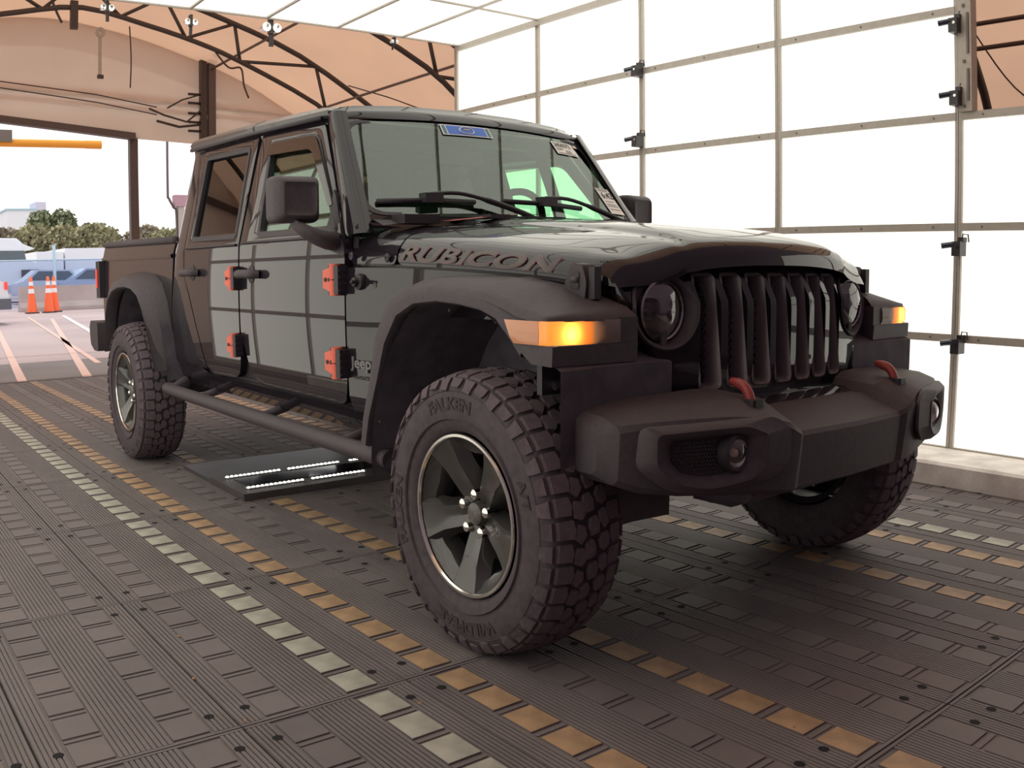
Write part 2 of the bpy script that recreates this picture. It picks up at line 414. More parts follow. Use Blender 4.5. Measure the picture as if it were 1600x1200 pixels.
# light walls and light ceiling
ZR = [.105, .722, 1.322, 1.915, 2.492, 3.085]
XC = [-4.95, -3.797, -2.632, -1.449, -.247]
def lightwall(name, yw, lab, cols, rowsfn, cutout=None):
    wl = empty(name, (0, yw, 0), lab, kind='structure')
    s = 1 if yw > 0 else -1
    bm0 = None
    for ci in range(len(cols)-1):
        for ri in range(rowsfn(ci)):
            a, b = cols[ci], cols[ci+1]; z0, z1 = ZR[ri], ZR[ri+1]
            if cutout and cutout(a, b, z0, z1): continue
            bm = B(); box(bm, (a+.012, yw+s*.012, z0+.012), (b-.012, yw+s*.04, z1-.012))
            fin(bm, 'light_panel', PANEL, wl)
    zt = lambda ci: ZR[rowsfn(ci)]
    for ci in range(len(cols)-1):
        a, b = cols[ci], cols[ci+1]
        for ri in range(rowsfn(ci)+1):
            z = ZR[ri]; h = .021
            if cutout and cutout(a, b, z-.1, z+.1): continue
            bm = B(); box(bm, (a+.020, min(yw-s*.012, yw+s*.03), z-h), (b-.014, max(yw-s*.012, yw+s*.03), z+h)); bevel(bm, .004, 1)
            fin(bm, 'panel_rail', ALU, wl)
            bm = B()
            for t in (.12, .5, .88): lathe(bm, [(0, 0.001), (0, .006), (-s*.004, .006), (-s*.004, .001)], 6, 'y', (a+(b-a)*t, yw-s*.012, z))
            fin(bm, 'rail_rivets', ALUD, wl)
    for ci, x in enumerate(cols):
        top = max(zt(max(0, ci-1)) if ci > 0 else 0, zt(ci) if ci < len(cols)-1 else 0)
        bm = B()
        for dx in (-.0205, .0015):
            box(bm, (x+dx, min(yw-s*.008, yw+s*.03), ZR[0]-.016), (x+dx+.019, max(yw-s*.008, yw+s*.03), top+.016))
        fin(bm, 'panel_mullion', ALU, wl)
    return wl
lightwall('wall_right', 2.5, 'white backlit panel wall in aluminium frames on the far side of the truck', XC + [.93, 2.1], lambda ci: 5 if ci < 4 else 3)
lightwall('wall_left', -2.5, 'matching backlit panel wall on the camera side', [-7.3, -6.12] + XC + [.93], lambda ci: 5 if ci < 6 else 4)
bm = B()  # back plates so the lit panels are closed boxes
for yy, s in ((2.5, 1), (-2.5, -1)):
    box(bm, (-4.95 if s > 0 else -7.3, yy+s*.045, .1), (-.24, yy+s*.06, 3.1)); box(bm, (-.24, yy+s*.045, .1), (2.1 if s > 0 else .93, yy+s*.06, 1.92 if s > 0 else 2.5))
fin(bm, 'wall_backing', ALUD, bpy.data.objects['wall_right'])
ceil = empty('ceiling', (-2.6, 0, 3.09), 'white backlit ceiling panels in thin grey frames above the truck', kind='structure')
CX = [-4.86, -3.757, -2.60, -1.44, -.26]
CY = [-2.5 + i*.625 for i in range(9)]
for a, b in zip(CX[:-1], CX[1:]):
    for c, d in zip(CY[:-1], CY[1:]):
        bm = B(); box(bm, (a+.009, c+.009, 3.095), (b-.009, d-.009, 3.12)); fin(bm, 'ceiling_light_panel', PANEL, ceil)
for x in CX:
    bm = B(); box(bm, (x-.011, -2.5, 3.083), (x+.011, 2.5, 3.125)); fin(bm, 'ceiling_rail', ALU, ceil)
for y in CY:
    bm = B(); box(bm, (-4.86, y-.011, 3.081), (-.26, y+.011, 3.123)); fin(bm, 'ceiling_rail', ALU, ceil)
bm = B(); box(bm, (-4.87, -2.53, 3.125), (-.25, 2.53, 3.14)); fin(bm, 'ceiling_backing', ALUD, ceil)
bm = B(); box(bm, (-4.9, 2.46, 3.05), (-.24, 2.50, 3.10)); bevel(bm, .008, 1); fin(bm, 'ceiling_corner_rail', ALU, ceil)
# slotted steel upright at the step of the wall
post = empty('slotted_upright', (-.21, 2.49, 1.93), 'slotted aluminium upright rising where the panel wall steps down', 'post')
bm = B(); box(bm, (-.232, 2.46, 1.935), (-.155, 2.53, 3.12)); bevel(bm, .004, 1); fin(bm, 'upright_profile', ALU, post)
bm = B()
for z0, z1 in ((1.99, 2.16), (2.24, 2.46), (2.54, 2.78), (2.86, 3.05)): box(bm, (-.180, 2.452, z0), (-.168, 2.462, z1))
for z in (1.96, 2.2, 2.5, 2.82): box(bm, (-.203, 2.452, z-.008), (-.190, 2.462, z+.008))
fin(bm, 'slots', ALUD, post)

# ------------------------------------------------------------------ tent
OUT = [(-4.95, -.05), (-4.95, 1.3), (-4.75, 2.2), (-4.25, 2.85), (-3.75, 3.2), (-2.7, 3.78), (-1.7, 4.12), (-.9, 4.32), (0, 4.42)]
OUT = OUT + [(-y, z) for y, z in OUT[-2::-1]]
ARC = [(p[0], p[1]) for p in smooth_pts([(a, b, 0) for a, b in OUT], 4)]
XE = -10.5
def spanrows(off=0, x0=XE-.25, x1=1.5, n=20):
    rows = []
    for i in range(n+1):
        x = x0 + (x1-x0)*i/n
        rows.append([(x, y*(1+off), z + (.0 if z < 1 else -.05*abs(sin(pi*(x+8.5)/2.5)))) for y, z in ARC])
    return rows
bm = B(); grid(bm, spanrows())
tent = tag(fin(bm, 'wall_tent', FAB, smooth=True), 'peach fabric skin of the arched tent over the tunnel', kind='structure')
# end curtain with folds
bm = B(); rows_ = []
def arcz(y): return ip(y, [p[0] for p in ARC], [p[1] for p in ARC])
N = 90
for i in range(34):
    t = i/33; row = []
    for j in range(N+1):
        y = -4.93 + 9.86*j/N
        zt = arcz(max(-4.8, min(4.8, y)))+.02; zb = (2.985 - .09*y if y < 1.15 else 2.88 - .045*(y-1.15)) if -1.35 < y < 4.3 else .0  # unseen left part hangs to the ground, added to darken the bed's reflections
        z = zb + (max(zt, zb+.01)-zb)*t
        dz = z - (3.45 - .035*y)
        x = XE + .05*exp(-(dz/.05)**2) + .06*exp(-((z-3.28+.03*y)/.04)**2) + (.07 if dz < 0 else 0) + .02*noise.noise(Vector((y*1.2, z*1.5, 0)))
        row.append((x, y, z))
    rows_.append(row)
grid(bm, rows_)
tag(fin(bm, 'wall_back', FABE, smooth=True), 'beige fabric end curtain rolled up above the far opening', kind='structure')
ADDHALL = fabricmat('added_dim_lining', (.30, .24, .275), (.60, .47, .56), .17)  # unseen lining added ahead, its tone set for reflections in the truck's front
bm = B(); grid(bm, [[(x, y*1.01, z*1.01) for y, z in ARC] for x in (1.45, 4, 7, 9.5)])
tag(fin(bm, 'wall_added_lining', ADDHALL, smooth=True), 'unseen dim lining added ahead of the truck to darken its front', kind='structure')
bm = B()
box(bm, (9.4, -5, -.02), (9.5, 5, 4.6))
tag(ctr(fin(bm, 'wall_added_end', ADDHALL)), 'unseen dim end wall added ahead of the truck to darken its front', kind='structure')
# lower side walls of the end bay below the curtain on the right
# header beam and post of the opening
bm = B(); box(bm, (XE+.0, -4.9, 0), (XE+.14, 1.12, .085)); bevel(bm, .01, 1)
for v in bm.verts: v.co.z += 2.965 - .09*v.co.y
o = ctr(fin(bm, 'header_beam', STEELL)); tag(o, 'dark steel beam along the lower edge of the end curtain', 'beam')
bm = B(); box(bm, (XE-.04, 1.06, -.02), (XE+.06, 1.17, 2.90)); bevel(bm, .008, 1); box(bm, (XE-.08, 1.0, -.02), (XE+.1, 1.23, .02))
tag(ctr(fin(bm, 'opening_post', STEELL)), 'dark steel post standing in the far opening behind the truck bed', 'post')
gp = empty('curtain_guide_post', (XE+.1, 2.13, 1.5), 'tall dark steel guide post beside the end curtain, above the truck cab', 'post')
bm = B(); box(bm, (XE+.06, 2.02, .0), (XE+.16, 2.10, 4.0)); bevel(bm, .006, 1); fin(bm, 'guide_channel', STEEL, gp)
bm = B(); box(bm, (XE+.06, 2.13, .0), (XE+.16, 2.23, 4.32)); bevel(bm, .006, 1); fin(bm, 'guide_channel', STEELL, gp)
bm = B()
for z in (3.0, 3.12, 3.24, 3.38, 3.5): box(bm, (XE+.1, 1.85, z), (XE+.13, 2.04, z+.03))
tube(bm, [(XE+.14, 1.98, 3.5), (XE+.16, 1.75, 3.42), (XE+.14, 1.55, 3.3)], .012, 6); tube(bm, [(XE+.14, 2.0, 3.28), (XE+.2, 1.8, 3.12), (XE+.16, 1.5, 3.2), (XE+.14, 1.3, 3.28)], .014, 6)
tube(bm, [(XE+.14, 2.0, 3.1), (XE+.18, 1.7, 3.05), (XE+.15, 1.4, 3.12)], .018, 6)
tube(bm, [(XE+.16, 1.4, 3.3), (XE+.15, 0.6, 3.42), (XE+.14, -.6, 3.52), (XE+.14, -2.5, 3.6)], .008, 5); tube(bm, [(XE+.16, 1.4, 3.2), (XE+.15, 0.6, 3.32), (XE+.14, -.6, 3.44), (XE+.14, -2.5, 3.55)], .008, 5)
fin(bm, 'curtain_ropes', STEEL, gp, True)
bm = B(); lathe(bm, [(0, .001), (0, .09), (.05, .10), (.12, .10), (.14, .06), (.14, .001)], 16, 'z', (XE+.3, 2.2, 4.34)); 
o = tag(ctr(fin(bm, 'dome_camera', mat('white_plastic', (.62, .58, .55), .5), None, True, auto=40)), 'round white dome camera on top of the guide post', 'camera')

# trusses
INN = [(-4.45, 0), (-4.4, 1.3), (-4.15, 2.0), (-3.75, 2.45), (-3.4, 2.75), (-2.85, 3.15), (-1.85, 3.58), (-1.3, 3.76), (-.7, 3.9), (0, 4.02)]
INN = INN + [(-y, z) for y, z in INN[-2::-1]]
OTR = [(y*.975, z*.985 if z > .5 else z) for y, z in OUT]
TRUSS_LAB = {-8.5: 'dark steel roof truss nearest the end curtain', -6.0: 'dark steel roof truss dropping behind the top corner of the lit wall', -3.5: 'steel roof truss hidden above the lit ceiling', -1.0: 'dark steel truss leg seen right of the lit wall at the upper right', 1.5: 'steel truss leg right of the stepped wall', 4.0: 'steel truss ahead of the truck'}
def truss(x):
    e = empty('roof_truss', (x, 0, 0), TRUSS_LAB[x], 'truss', 'arched roof trusses of the tent')
    io = smooth_pts([(x, y, z) for y, z in INN], 3); oo = smooth_pts([(x, y, z) for y, z in OTR], 3)
    bm = B(); tube(bm, io, .030, 8); fin(bm, 'inner_chord', STEEL, e, True)
    bm = B(); tube(bm, oo, .034, 8); fin(bm, 'outer_chord', STEEL, e, True)
    # web members one by one
    def at(pts, t):
        s = t*(len(pts)-1); i = min(int(s), len(pts)-2); return pts[i].lerp(pts[i+1], s-i)
    n = 30
    for i in range(n):
        t0, t1 = i/n, (i+1)/n
        a, b = (at(io, t0), at(oo, t1)) if i % 2 == 0 else (at(oo, t0), at(io, t1))
        bm = B(); tube(bm, [a, b], .021, 6); fin(bm, 'web_member', STEEL, e, True)
    return e
for x in (-8.5, -6.0, -3.5, -1.0): truss(x)
PUR = {(-3.45, 3.42): 'purlin low on the right slope of the tent roof', (-2.2, 3.95): 'purlin high on the right slope of the tent roof'}
for y, z, lab in ((3.35, 3.26, 'dark steel purlin running along the tent roof above the cab'), (2.15, 3.86, 'upper dark steel purlin of the tent roof near the dome camera'), (3.90, 2.78, 'upper of the two purlins beside the truss leg at the right edge'), (3.95, 2.62, 'lower of the two purlins beside the truss leg at the right edge'), (-3.4, 3.3, 'purlin on the camera side of the tent roof')):
    bm = B(); tube(bm, [(-10.3, y, z), (1.4, y, z)], .017, 8); tag(ctr(fin(bm, 'purlin', mat('brown_purlin', (.16, .115, .095), .6), None, True)), lab, 'purlin', 'tent purlins')
# loose wires
def wire(pts, lab, r=.008):
    bm = B(); tube(bm, smooth_pts(pts, 6), r, 5); tag(ctr(fin(bm, 'hanging_cable', STEEL, None, True)), lab, 'cable', 'cables in the tent roof')
wire([(-8.5, 3.3, 3.42), (-7.8, 3.45, 3.18), (-6.8, 3.75, 2.82), (-5.6, 4.1, 2.75)], 'thin sagging cable between the truss and the lit wall')
wire([(-8.5, 1.5, 3.72), (-8.5, 1.7, 3.5), (-8.5, 1.86, 3.5), (-8.5, 1.9, 3.3), (-8.5, 1.96, 3.15)], 'black cable looping down from the truss right of the guide post', .012)
wire([(-8.5, -.32, 4.05), (-8.5, -.28, 3.95), (-8.5, -.22, 3.83)], 'short black cable end at the top left corner', .015)
wire([(-8.5, .53, 3.86), (-8.5, .55, 3.5), (-8.5, .54, 3.17)], 'thin grey cord hanging from the truss in front of the curtain', .008)
wire([(-1.0, 4.2, 2.9), (-.7, 4.35, 2.4), (-.3, 4.5, 2.1)], 'thin cable beside the truss leg at the right edge', .006)
bm = B(); box(bm, (-8.53, .0, 3.84), (-8.47, .045, 4.06)); tube(bm, [(-8.5, .02, 3.84), (-8.5, -.02, 3.72)], .03, 8)
bm.free()
hook = empty('lifting_hook', (-8.45, .19, 3.25), 'pale pulley and steel strap hanging in front of the curtain', 'pulley')
bm = B(); box(bm, (-8.46, .17, 3.28), (-8.44, .205, 3.70)); fin(bm, 'strap', ALU, hook)
bm = B(); lathe(bm, [(-.02, .02), (-.02, .055), (.02, .055), (.02, .02)], 14, 'x', (-8.45, .19, 3.75), close=True); fin(bm, 'pulley_wheel', ALU, hook)
bm = B(); box(bm, (-8.47, .16, 3.24), (-8.43, .225, 3.28)); fin(bm, 'clip', STEEL, hook)
bm = B(); box(bm, (-8.52, -.13, 3.77), (-8.46, -.05, 4.08)); bevel(bm, .01, 1)
tag(ctr(fin(bm, 'hanging_bracket', STEEL)), 'dark steel bracket hanging down at the top left of the picture', 'bracket')
# small spotlights on the edge of the ceiling
LAMPM = mat('bright_spot_face', (.9, .9, .9), .2, 1)
for i, (y, z, lab) in enumerate(((-.62, 3.02, 'leftmost small clamp spotlight on the edge of the lit ceiling'), (.02, 2.98, 'small clamp spotlight on the ceiling edge, second from the left'), (.68, 3.0, 'largest clamp spotlight on the ceiling edge, above the cab'), (1.82, 3.04, 'small clamp spotlight near the right end of the ceiling edge'))):
    k = 1.25 if i == 2 else (.55 if i == 3 else .8)
    e = empty('clamp_spotlight', (-4.9, y, z), lab, 'spotlight', 'clamp spotlights on the ceiling edge')
    bm = B(); box(bm, (-4.93, y-.012*k, z-.02*k), (-4.88, y+.012*k, z+.09*k)); tube(bm, [(-4.92, y+.01*k, z+.0), (-4.95, y+.02*k, z-.09*k)], .016*k, 8); bevel(bm, .003, 1); fin(bm, 'clamp', CAMB, e)
    for s in (-1, 1):
        bm = B(); lathe(bm, [(-.04*k, .001), (-.04*k, .022*k), (.01*k, .030*k), (.02*k, .030*k), (.02*k, .024*k), (.012*k, .001)], 14, 'x', (-4.90, y+s*.036*k, z+.02*k)); fin(bm, 'lamp_head', LAMPM, e, True, auto=35)
# cameras on the lit wall
def wallcam(x, z, lab):
    e = empty('inspection_camera', (x, 2.47, z), lab, 'camera', 'small black cameras clipped to the lit wall')
    bm = B(); box(bm, (x-.022, 2.41, z-.055), (x+.028, 2.485, z+.022)); bevel(bm, .010, 2); box(bm, (x+.0, 2.44, z+.02), (x+.03, 2.49, z+.045)); fin(bm, 'camera_body', CAMB, e)
    bm = B(); tube(bm, [(x-.01, 2.425, z+.008), (x-.075, 2.40, z-.002)], [.016, .017], 12); fin(bm, 'lens_barrel', LENSB, e, True, auto=40)
    bm = B(); tube(bm, [(x+.01, 2.47, z+.03), (x+.02, 2.46, z+.062), (x+.045, 2.47, z+.06), (x+.045, 2.48, z+.02)], .004, 6); fin(bm, 'cable_loop', CAMB, e, True)
    bm = B(); lathe(bm, [(0, .001), (0, .008), (-.003, .008), (-.003, .001)], 10, 'y', (x+.012, 2.408, z-.006)); fin(bm, 'bright_screw', CHR, e)
for a in ((-2.63, 2.50, 'upper of two black cameras on the mullion right of the windscreen'), (-2.63, 2.0, 'lower of two black cameras on the mullion right of the windscreen'),
          (-.24, 2.41, 'topmost black camera on the slotted upright'), (-.24, 2.02, 'black camera at the foot of the slotted upright'),
          (-.22, 1.22, 'black camera on the lit wall mullion halfway up'), (-.21, .70, 'lowest black camera on the lit wall, behind the bumper end')): wallcam(*a)

# ================================================================== OUTDOORS
bm = B(); tube(bm, [(-14, -6.5, 3.20), (-14, 1.30, 3.27)], .068, 16); 
bar = empty('clearance_bar', (-14, -6.5, 0), 'orange height clearance tube hanging beyond the opening', 'bar')
OB = mat('orange_yellow_tube', (.95, .40, .04), .45)
fin(bm, 'tube', OB, bar, True, auto=40)
bm = B(); tube(bm, [(-14, 1.28, 3.27), (-14, 1.54, 3.272)], .073, 16); fin(bm, 'end_cap', OB, bar, True, auto=40)
bm = B(); box(bm, (-14.08, -6.6, -.01), (-13.92, -6.44, 3.3)); fin(bm, 'support_post', OB, bar)
bm = B(); box(bm, (-14.1, -1.2, 3.26), (-13.9, .08, 3.45)); fin(bm, 'dark_box', ALUD, bar)
pl = empty('lamp_post', (-16, 3.4, 0), 'thin bent grey pole with a small box behind the truck cab', 'pole')
bm = B(); tube(bm, smooth_pts([(-16, 3.48, 0), (-16, 3.48, 2.15), (-16, 3.42, 2.38), (-16, 3.33, 2.56), (-16, 3.31, 2.75), (-16, 3.32, 4.6)], 5), .025, 8); fin(bm, 'bent_pipe', STEELL, pl, True)
bm = B(); box(bm, (-16.1, 3.43, 2.40), (-15.9, 3.75, 2.62)); bevel(bm, .02, 1); fin(bm, 'control_box', mat('pinkish_box', (.5, .3, .36), .6), pl)
bm = B(); box(bm, (-16.06, 3.50, 0), (-15.94, 3.62, 2.42)); fin(bm, 'box_stand', ALU, pl)
for i, (y, x, lab) in enumerate(((2.83, -29, 'leftmost orange traffic cone in front of the barrier'), (3.36, -29, 'middle orange traffic cone, overlapping its neighbour'), (3.62, -29.4, 'rightmost orange traffic cone, half hidden'))):
    e = empty('traffic_cone', (x, y, 0), lab, 'cone', 'orange traffic cones outside')
    bm = B(); box(bm, (x-.2, y-.2, -.006), (x+.2, y+.2, .03)); bevel(bm, .01, 1); fin(bm, 'cone_base', mat('black_rubber_base', (.03, .03, .03), .7), e)
    bm = B(); lathe(bm, [(.03, .165), (.09, .155), (.62, .095), (.86, .070), (1.13, .040), (1.14, .001)], 20, 'z', (x, y, 0)); fin(bm, 'cone_body', CONE, e, True)
    for z0, r0, z1, r1 in ((.62, .099, .76, .084), (.86, .074, .98, .061)):
        bm = B(); lathe(bm, [(z0, r0), (z1, r1)], 20, 'z', (x, y, 0)); fin(bm, 'white_band', WHT, e, True)
bar_prof = [(-.3, 0), (.3, 0), (.3, .12), (.12, .3), (.08, .82), (-.08, .82), (-.12, .3), (-.3, .12)]
BARM = noisy(mat('barrier_concrete', (.42, .36, .35), .9), 1.5, .12)
for i, (y0, y1, lab) in enumerate(((2.75, 5.7, 'grey concrete road barrier behind the cones'), (5.75, 8.8, 'grey concrete road barrier continuing behind the truck bed'))):
    bm = B(); prism(bm, [(-31+a, b) for a, b in bar_prof], 'y', y0, y1); tag(ctr(fin(bm, 'road_barrier', BARM)), lab, 'barrier', 'concrete barriers')
fe = empty('chain_fence', (-33, 5, 0), 'wire fence with a blue post beyond the barrier', 'fence')
WIREM = glassmat('fence_mesh', (.6, .7, .9), (.80, .86, .95), .02, .4)
bm = B(); box(bm, (-33.01, 1.0, .05), (-33.0, 12, 1.75)); fin(bm, 'wire_mesh', WIREM, fe)
BLP = mat('blue_grey_post', (.45, .60, .75), .5)
for y in (1.6, 4.35, 7.1, 9.9):
    bm = B(); tube(bm, [(-33, y, 0), (-33, y, 2.25)], .06, 8); fin(bm, 'fence_post', BLP, fe, True)
bm = B(); tube(bm, [(-33, 1, 1.72), (-33, 12, 1.72)], .03, 8); fin(bm, 'top_rail', BLP, fe, True)
# semi truck
st = empty('semi_truck', (-46, 4, 0), 'white long-nosed semi truck parked outside at the left', 'truck')
VW = mat('white_vehicle_paint', (.80, .82, .88), .35, 0, .5); VG = mat('vehicle_window', (.10, .12, .14), .2); VD = mat('vehicle_dark', (.08, .07, .09), .7)
def prismo(name, poly, axis, a, b, m, par, r=.04):
    bm = B(); prism(bm, poly, axis, a, b); bevel(bm, r, 2, 20); return fin(bm, name, m, par, True, auto=35)
prismo('cab', [(1.4, .6), (5.45, .6), (5.45, 1.7), (5.25, 2.05), (5.1, 2.75), (4.6, 2.95), (1.4, 3.0)], 'x', -47, -44.9, VW, st, .08)
prismo('roof_fairing', [(1.4, 2.5), (5.5, 2.42), (5.75, 2.5), (5.2, 2.72), (4.9, 3.0), (1.4, 3.05)], 'x', -46.9, -45.0, VW, st, .06)
prismo('windscreen', [(3.6, 1.95), (5.30, 1.95), (5.22, 2.40), (3.6, 2.42)], 'x', -44.92, -44.86, VG, st, .02)
prismo('bonnet', [(3.4, .7), (6.15, .7), (6.3, 1.1), (6.1, 1.65), (5.2, 1.95), (3.4, 1.98)], 'x', -46.8, -44.2, VW, st, .1)
prismo('radiator_grille', [(4.95, 1.05), (5.75, 1.05), (5.75, 1.5), (4.95, 1.5)], 'x', -44.22, -44.12, VD, st, .02)
prismo('front_bumper', [(3.0, .42), (6.5, .42), (6.5, .8), (3.0, .8)], 'x', -46.0, -44.0, mat('grey_bumper', (.55, .5, .58), .4), st, .08)
for y in (3.6, 5.9):
    bm = B(); lathe(bm, [(-.15, .2), (-.15, .48), (.15, .48), (.15, .2)], 20, 'y', (-44.7, y, .48), close=True); fin(bm, 'tyre', VD, st, True, auto=40)
# white trailers behind
for i, (y0, y1, z0, z1, lab) in enumerate(((6.5, 7.45, 1.1, 2.45, 'white box trailer just right of the semi truck'), (7.3, 7.95, 1.1, 2.42, 'pale blue-white box trailer, second from the left'), (8.1, 10.6, 1.05, 2.62, 'long white box trailer seen beside the truck tailgate'))):
    e = empty('box_trailer', (-50, y0, 0), lab, 'trailer', 'white trailers in the yard')
    prismo('box_body', [(y0, z0), (y1, z0), (y1, z1), (y0, z1)], 'x', -56, -49-i*.3, VW, e, .05)
    prismo('undercarriage', [(y0+.1, .6), (y1-.1, .6), (y1-.1, 1.1), (y0+.1, 1.1)], 'x', -55, -49.6, VD, e, .03)
    for y in (y0+.2, y1-.2):
        bm = B(); lathe(bm, [(-.12, .15), (-.12, .5), (.12, .5), (.12, .15)], 16, 'y', (-50.3, y, .5), close=True); fin(bm, 'tyre', VD, e, True)
# row of parked cars far behind the fence
def smallcar(x, y, m, lab, L=4.2, face=0):
    e = empty('parked_car', (x, y, 0), lab, 'car', 'cars parked behind the fence')
    prof = [(-.5*L, .35), (.5*L, .35), (.5*L, .85), (.28*L, .95), (.14*L, 1.42), (-.25*L, 1.45), (-.42*L, .98), (-.5*L, .9)]
    bm = B(); prism(bm, [(y+a, b) for a, b in prof], 'x', x-.85, x+.85); bevel(bm, .07, 2, 20); fin(bm, 'body', m, e, True, auto=35)
    bm = B(); prism(bm, [(y+a, b) for a, b in ((.23*L, .98), (.12*L, 1.36), (-.24*L, 1.38), (-.36*L, 1.0))], 'x', x-.87, x+.87); fin(bm, 'side_windows', VG, e)
    for a in (-.3*L, .3*L):
        for xx in (x-.8, x+.8):
            bm = B(); lathe(bm, [(-.1, .1), (-.1, .33), (.1, .33), (.1, .1)], 16, 'x', (xx, y+a, .33), close=True); fin(bm, 'tyre', VD, e, True)
CARB = mat('blue_grey_car_paint', (.40, .46, .62), .35, 0, .4); CARG = mat('silver_car_paint', (.55, .58, .68), .35, 0, .4)
smallcar(-40, 7.9, CARB, 'blue-grey car behind the fence, nearest the truck bed'); smallcar(-41, 5.9, CARG, 'silver car behind the fence beside the semi truck', 3.6)
smallcar(-45, 9.8, CARG, 'silver car at the right end of the parked row')
e = empty('white_van', (-22, 0, 0), 'nose of a white vehicle cut off by the left edge of the picture', 'car')
prof = [(-3.6, .35), (1.05, .38), (1.14, .62), (1.06, .95), (.85, 1.12), (.45, 1.25), (.1, 1.7), (-3.6, 1.75)]
bm = B(); prism(bm, prof, 'x', -23.6, -22.0); bevel(bm, .09, 2, 15); fin(bm, 'body', VW, e, True, auto=40)
bm = B(); box(bm, (-22.6, 1.02, .84), (-21.97, 1.10, 1.02)); bevel(bm, .02, 1); fin(bm, 'tail_lamp', LENSR, e)
bm = B(); box(bm, (-23.5, .5, .36), (-21.95, 1.17, .62)); bevel(bm, .05, 2); fin(bm, 'dark_bumper', mat('dark_blue_bumper', (.12, .13, .16), .5), e)
for y in (.3,):
    bm = B(); lathe(bm, [(-.1, .1), (-.1, .36), (.1, .36), (.1, .1)], 20, 'x', (-22.05, -.15, .36), close=True); fin(bm, 'tyre', VD, e, True)
# building
bd = empty('far_building', (-150, 22, 0), 'hazy white building rising beyond the trees at the left', 'building')
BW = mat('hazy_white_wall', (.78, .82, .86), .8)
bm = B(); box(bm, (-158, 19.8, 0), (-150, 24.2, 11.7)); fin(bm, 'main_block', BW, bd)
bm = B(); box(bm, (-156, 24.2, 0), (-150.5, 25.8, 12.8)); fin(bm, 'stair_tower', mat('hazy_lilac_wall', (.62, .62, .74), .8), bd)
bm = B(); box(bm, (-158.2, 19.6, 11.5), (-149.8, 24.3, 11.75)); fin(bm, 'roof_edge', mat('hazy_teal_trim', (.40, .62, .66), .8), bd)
# trees: crowns of many leaf clumps
def leafmat(name, c):
    m = mat(name, c, .85); return noisy(m, 1.2, .35)
LEAFS = [leafmat('olive_leaves', (.36, .345, .21)), leafmat('dark_green_leaves', (.23, .26, .15)), leafmat('brown_green_leaves', (.40, .34, .26))]  # tones lightened, distance haze put into the leaf colours
BARK = mat('bark', (.12, .09, .07), .9)
def tree(x, y, h, wd, mi, lab):
    e = empty('tree', (x, y, 0), lab, 'tree', 'trees beyond the yard')
    bm = B(); tube(bm, [(x, y, 0), (x+.1, y+.1, h*.4), (x, y, h*.7)], [.22, .16, .08], 7)
    for k in range(4):
        a = k*1.6; tube(bm, [(x, y, h*.35), (x+cos(a)*wd*.25, y+sin(a)*wd*.3, h*.65)], [.1, .04], 5)
    fin(bm, 'trunk', BARK, e, True)
    bm = B(); rr = random.Random(int(y*10)+7)
    for k in range(9):
        s = random.Random(k).uniform(.28, .45)
        cx, cy, cz = x+rr.uniform(-.3, .3)*wd, y+rr.uniform(-.42, .42)*wd, h*rr.uniform(.3, .78)
        for _ in range(750):
            p = Vector((rr.gauss(0, 1), rr.gauss(0, 1), rr.gauss(0, 1))).normalized()*rr.uniform(.6, 1.0)
            q = Vector((cx+p.x*wd*s, cy+p.y*wd*s, max(.1, cz+p.z*h*s*.62)))
            a = Vector((rr.uniform(-1, 1), rr.uniform(-1, 1), rr.uniform(-1, 1))).normalized()*.21; b = a.orthogonal().normalized()*.18
            bm.faces.new([bm.verts.new(q+a), bm.verts.new(q+b), bm.verts.new(q-a), bm.verts.new(q-b)])
    fin(bm, 'crown', LEAFS[mi], e, recalc=False)
TL = [(-90, 8.2, 5.9, 5.0, 0, 'olive tree at the left picture edge beyond the semi truck'), (-93, 11.6, 6.3, 5.2, 2, 'brownish tree right of the picture edge beyond the semi truck'),
      (-97, 16.9, 8.3, 5.0, 1, 'tallest dark green tree, rising above the rest'), (-90, 14.4, 6.0, 5.0, 0, 'olive tree left in front of the tallest tree'),
      (-90, 18.3, 6.4, 5.0, 0, 'olive tree right in front of the tallest tree'), (-93, 21.4, 6.6, 5.0, 0, 'round olive tree left of the opening post'),
      (-92, 24.4, 7.0, 4.2, 2, 'thin brownish tree directly behind the opening post'), (-91, 27.0, 5.9, 4.6, 0, 'low olive tree just right of the opening post'), (-94, 30.0, 5.8, 4.6, 1, 'dark tree behind the cab corner'),
      (-89, 11.0, 3.6, 5.0, 2, 'low brown shrub mass behind the semi truck'), (-88, 16.2, 3.8, 5.5, 2, 'low brown shrub mass behind the trailers'), (-88, 21.0, 3.9, 5.5, 0, 'low olive shrub mass behind the long trailer')]
for t in TL: tree(*t)

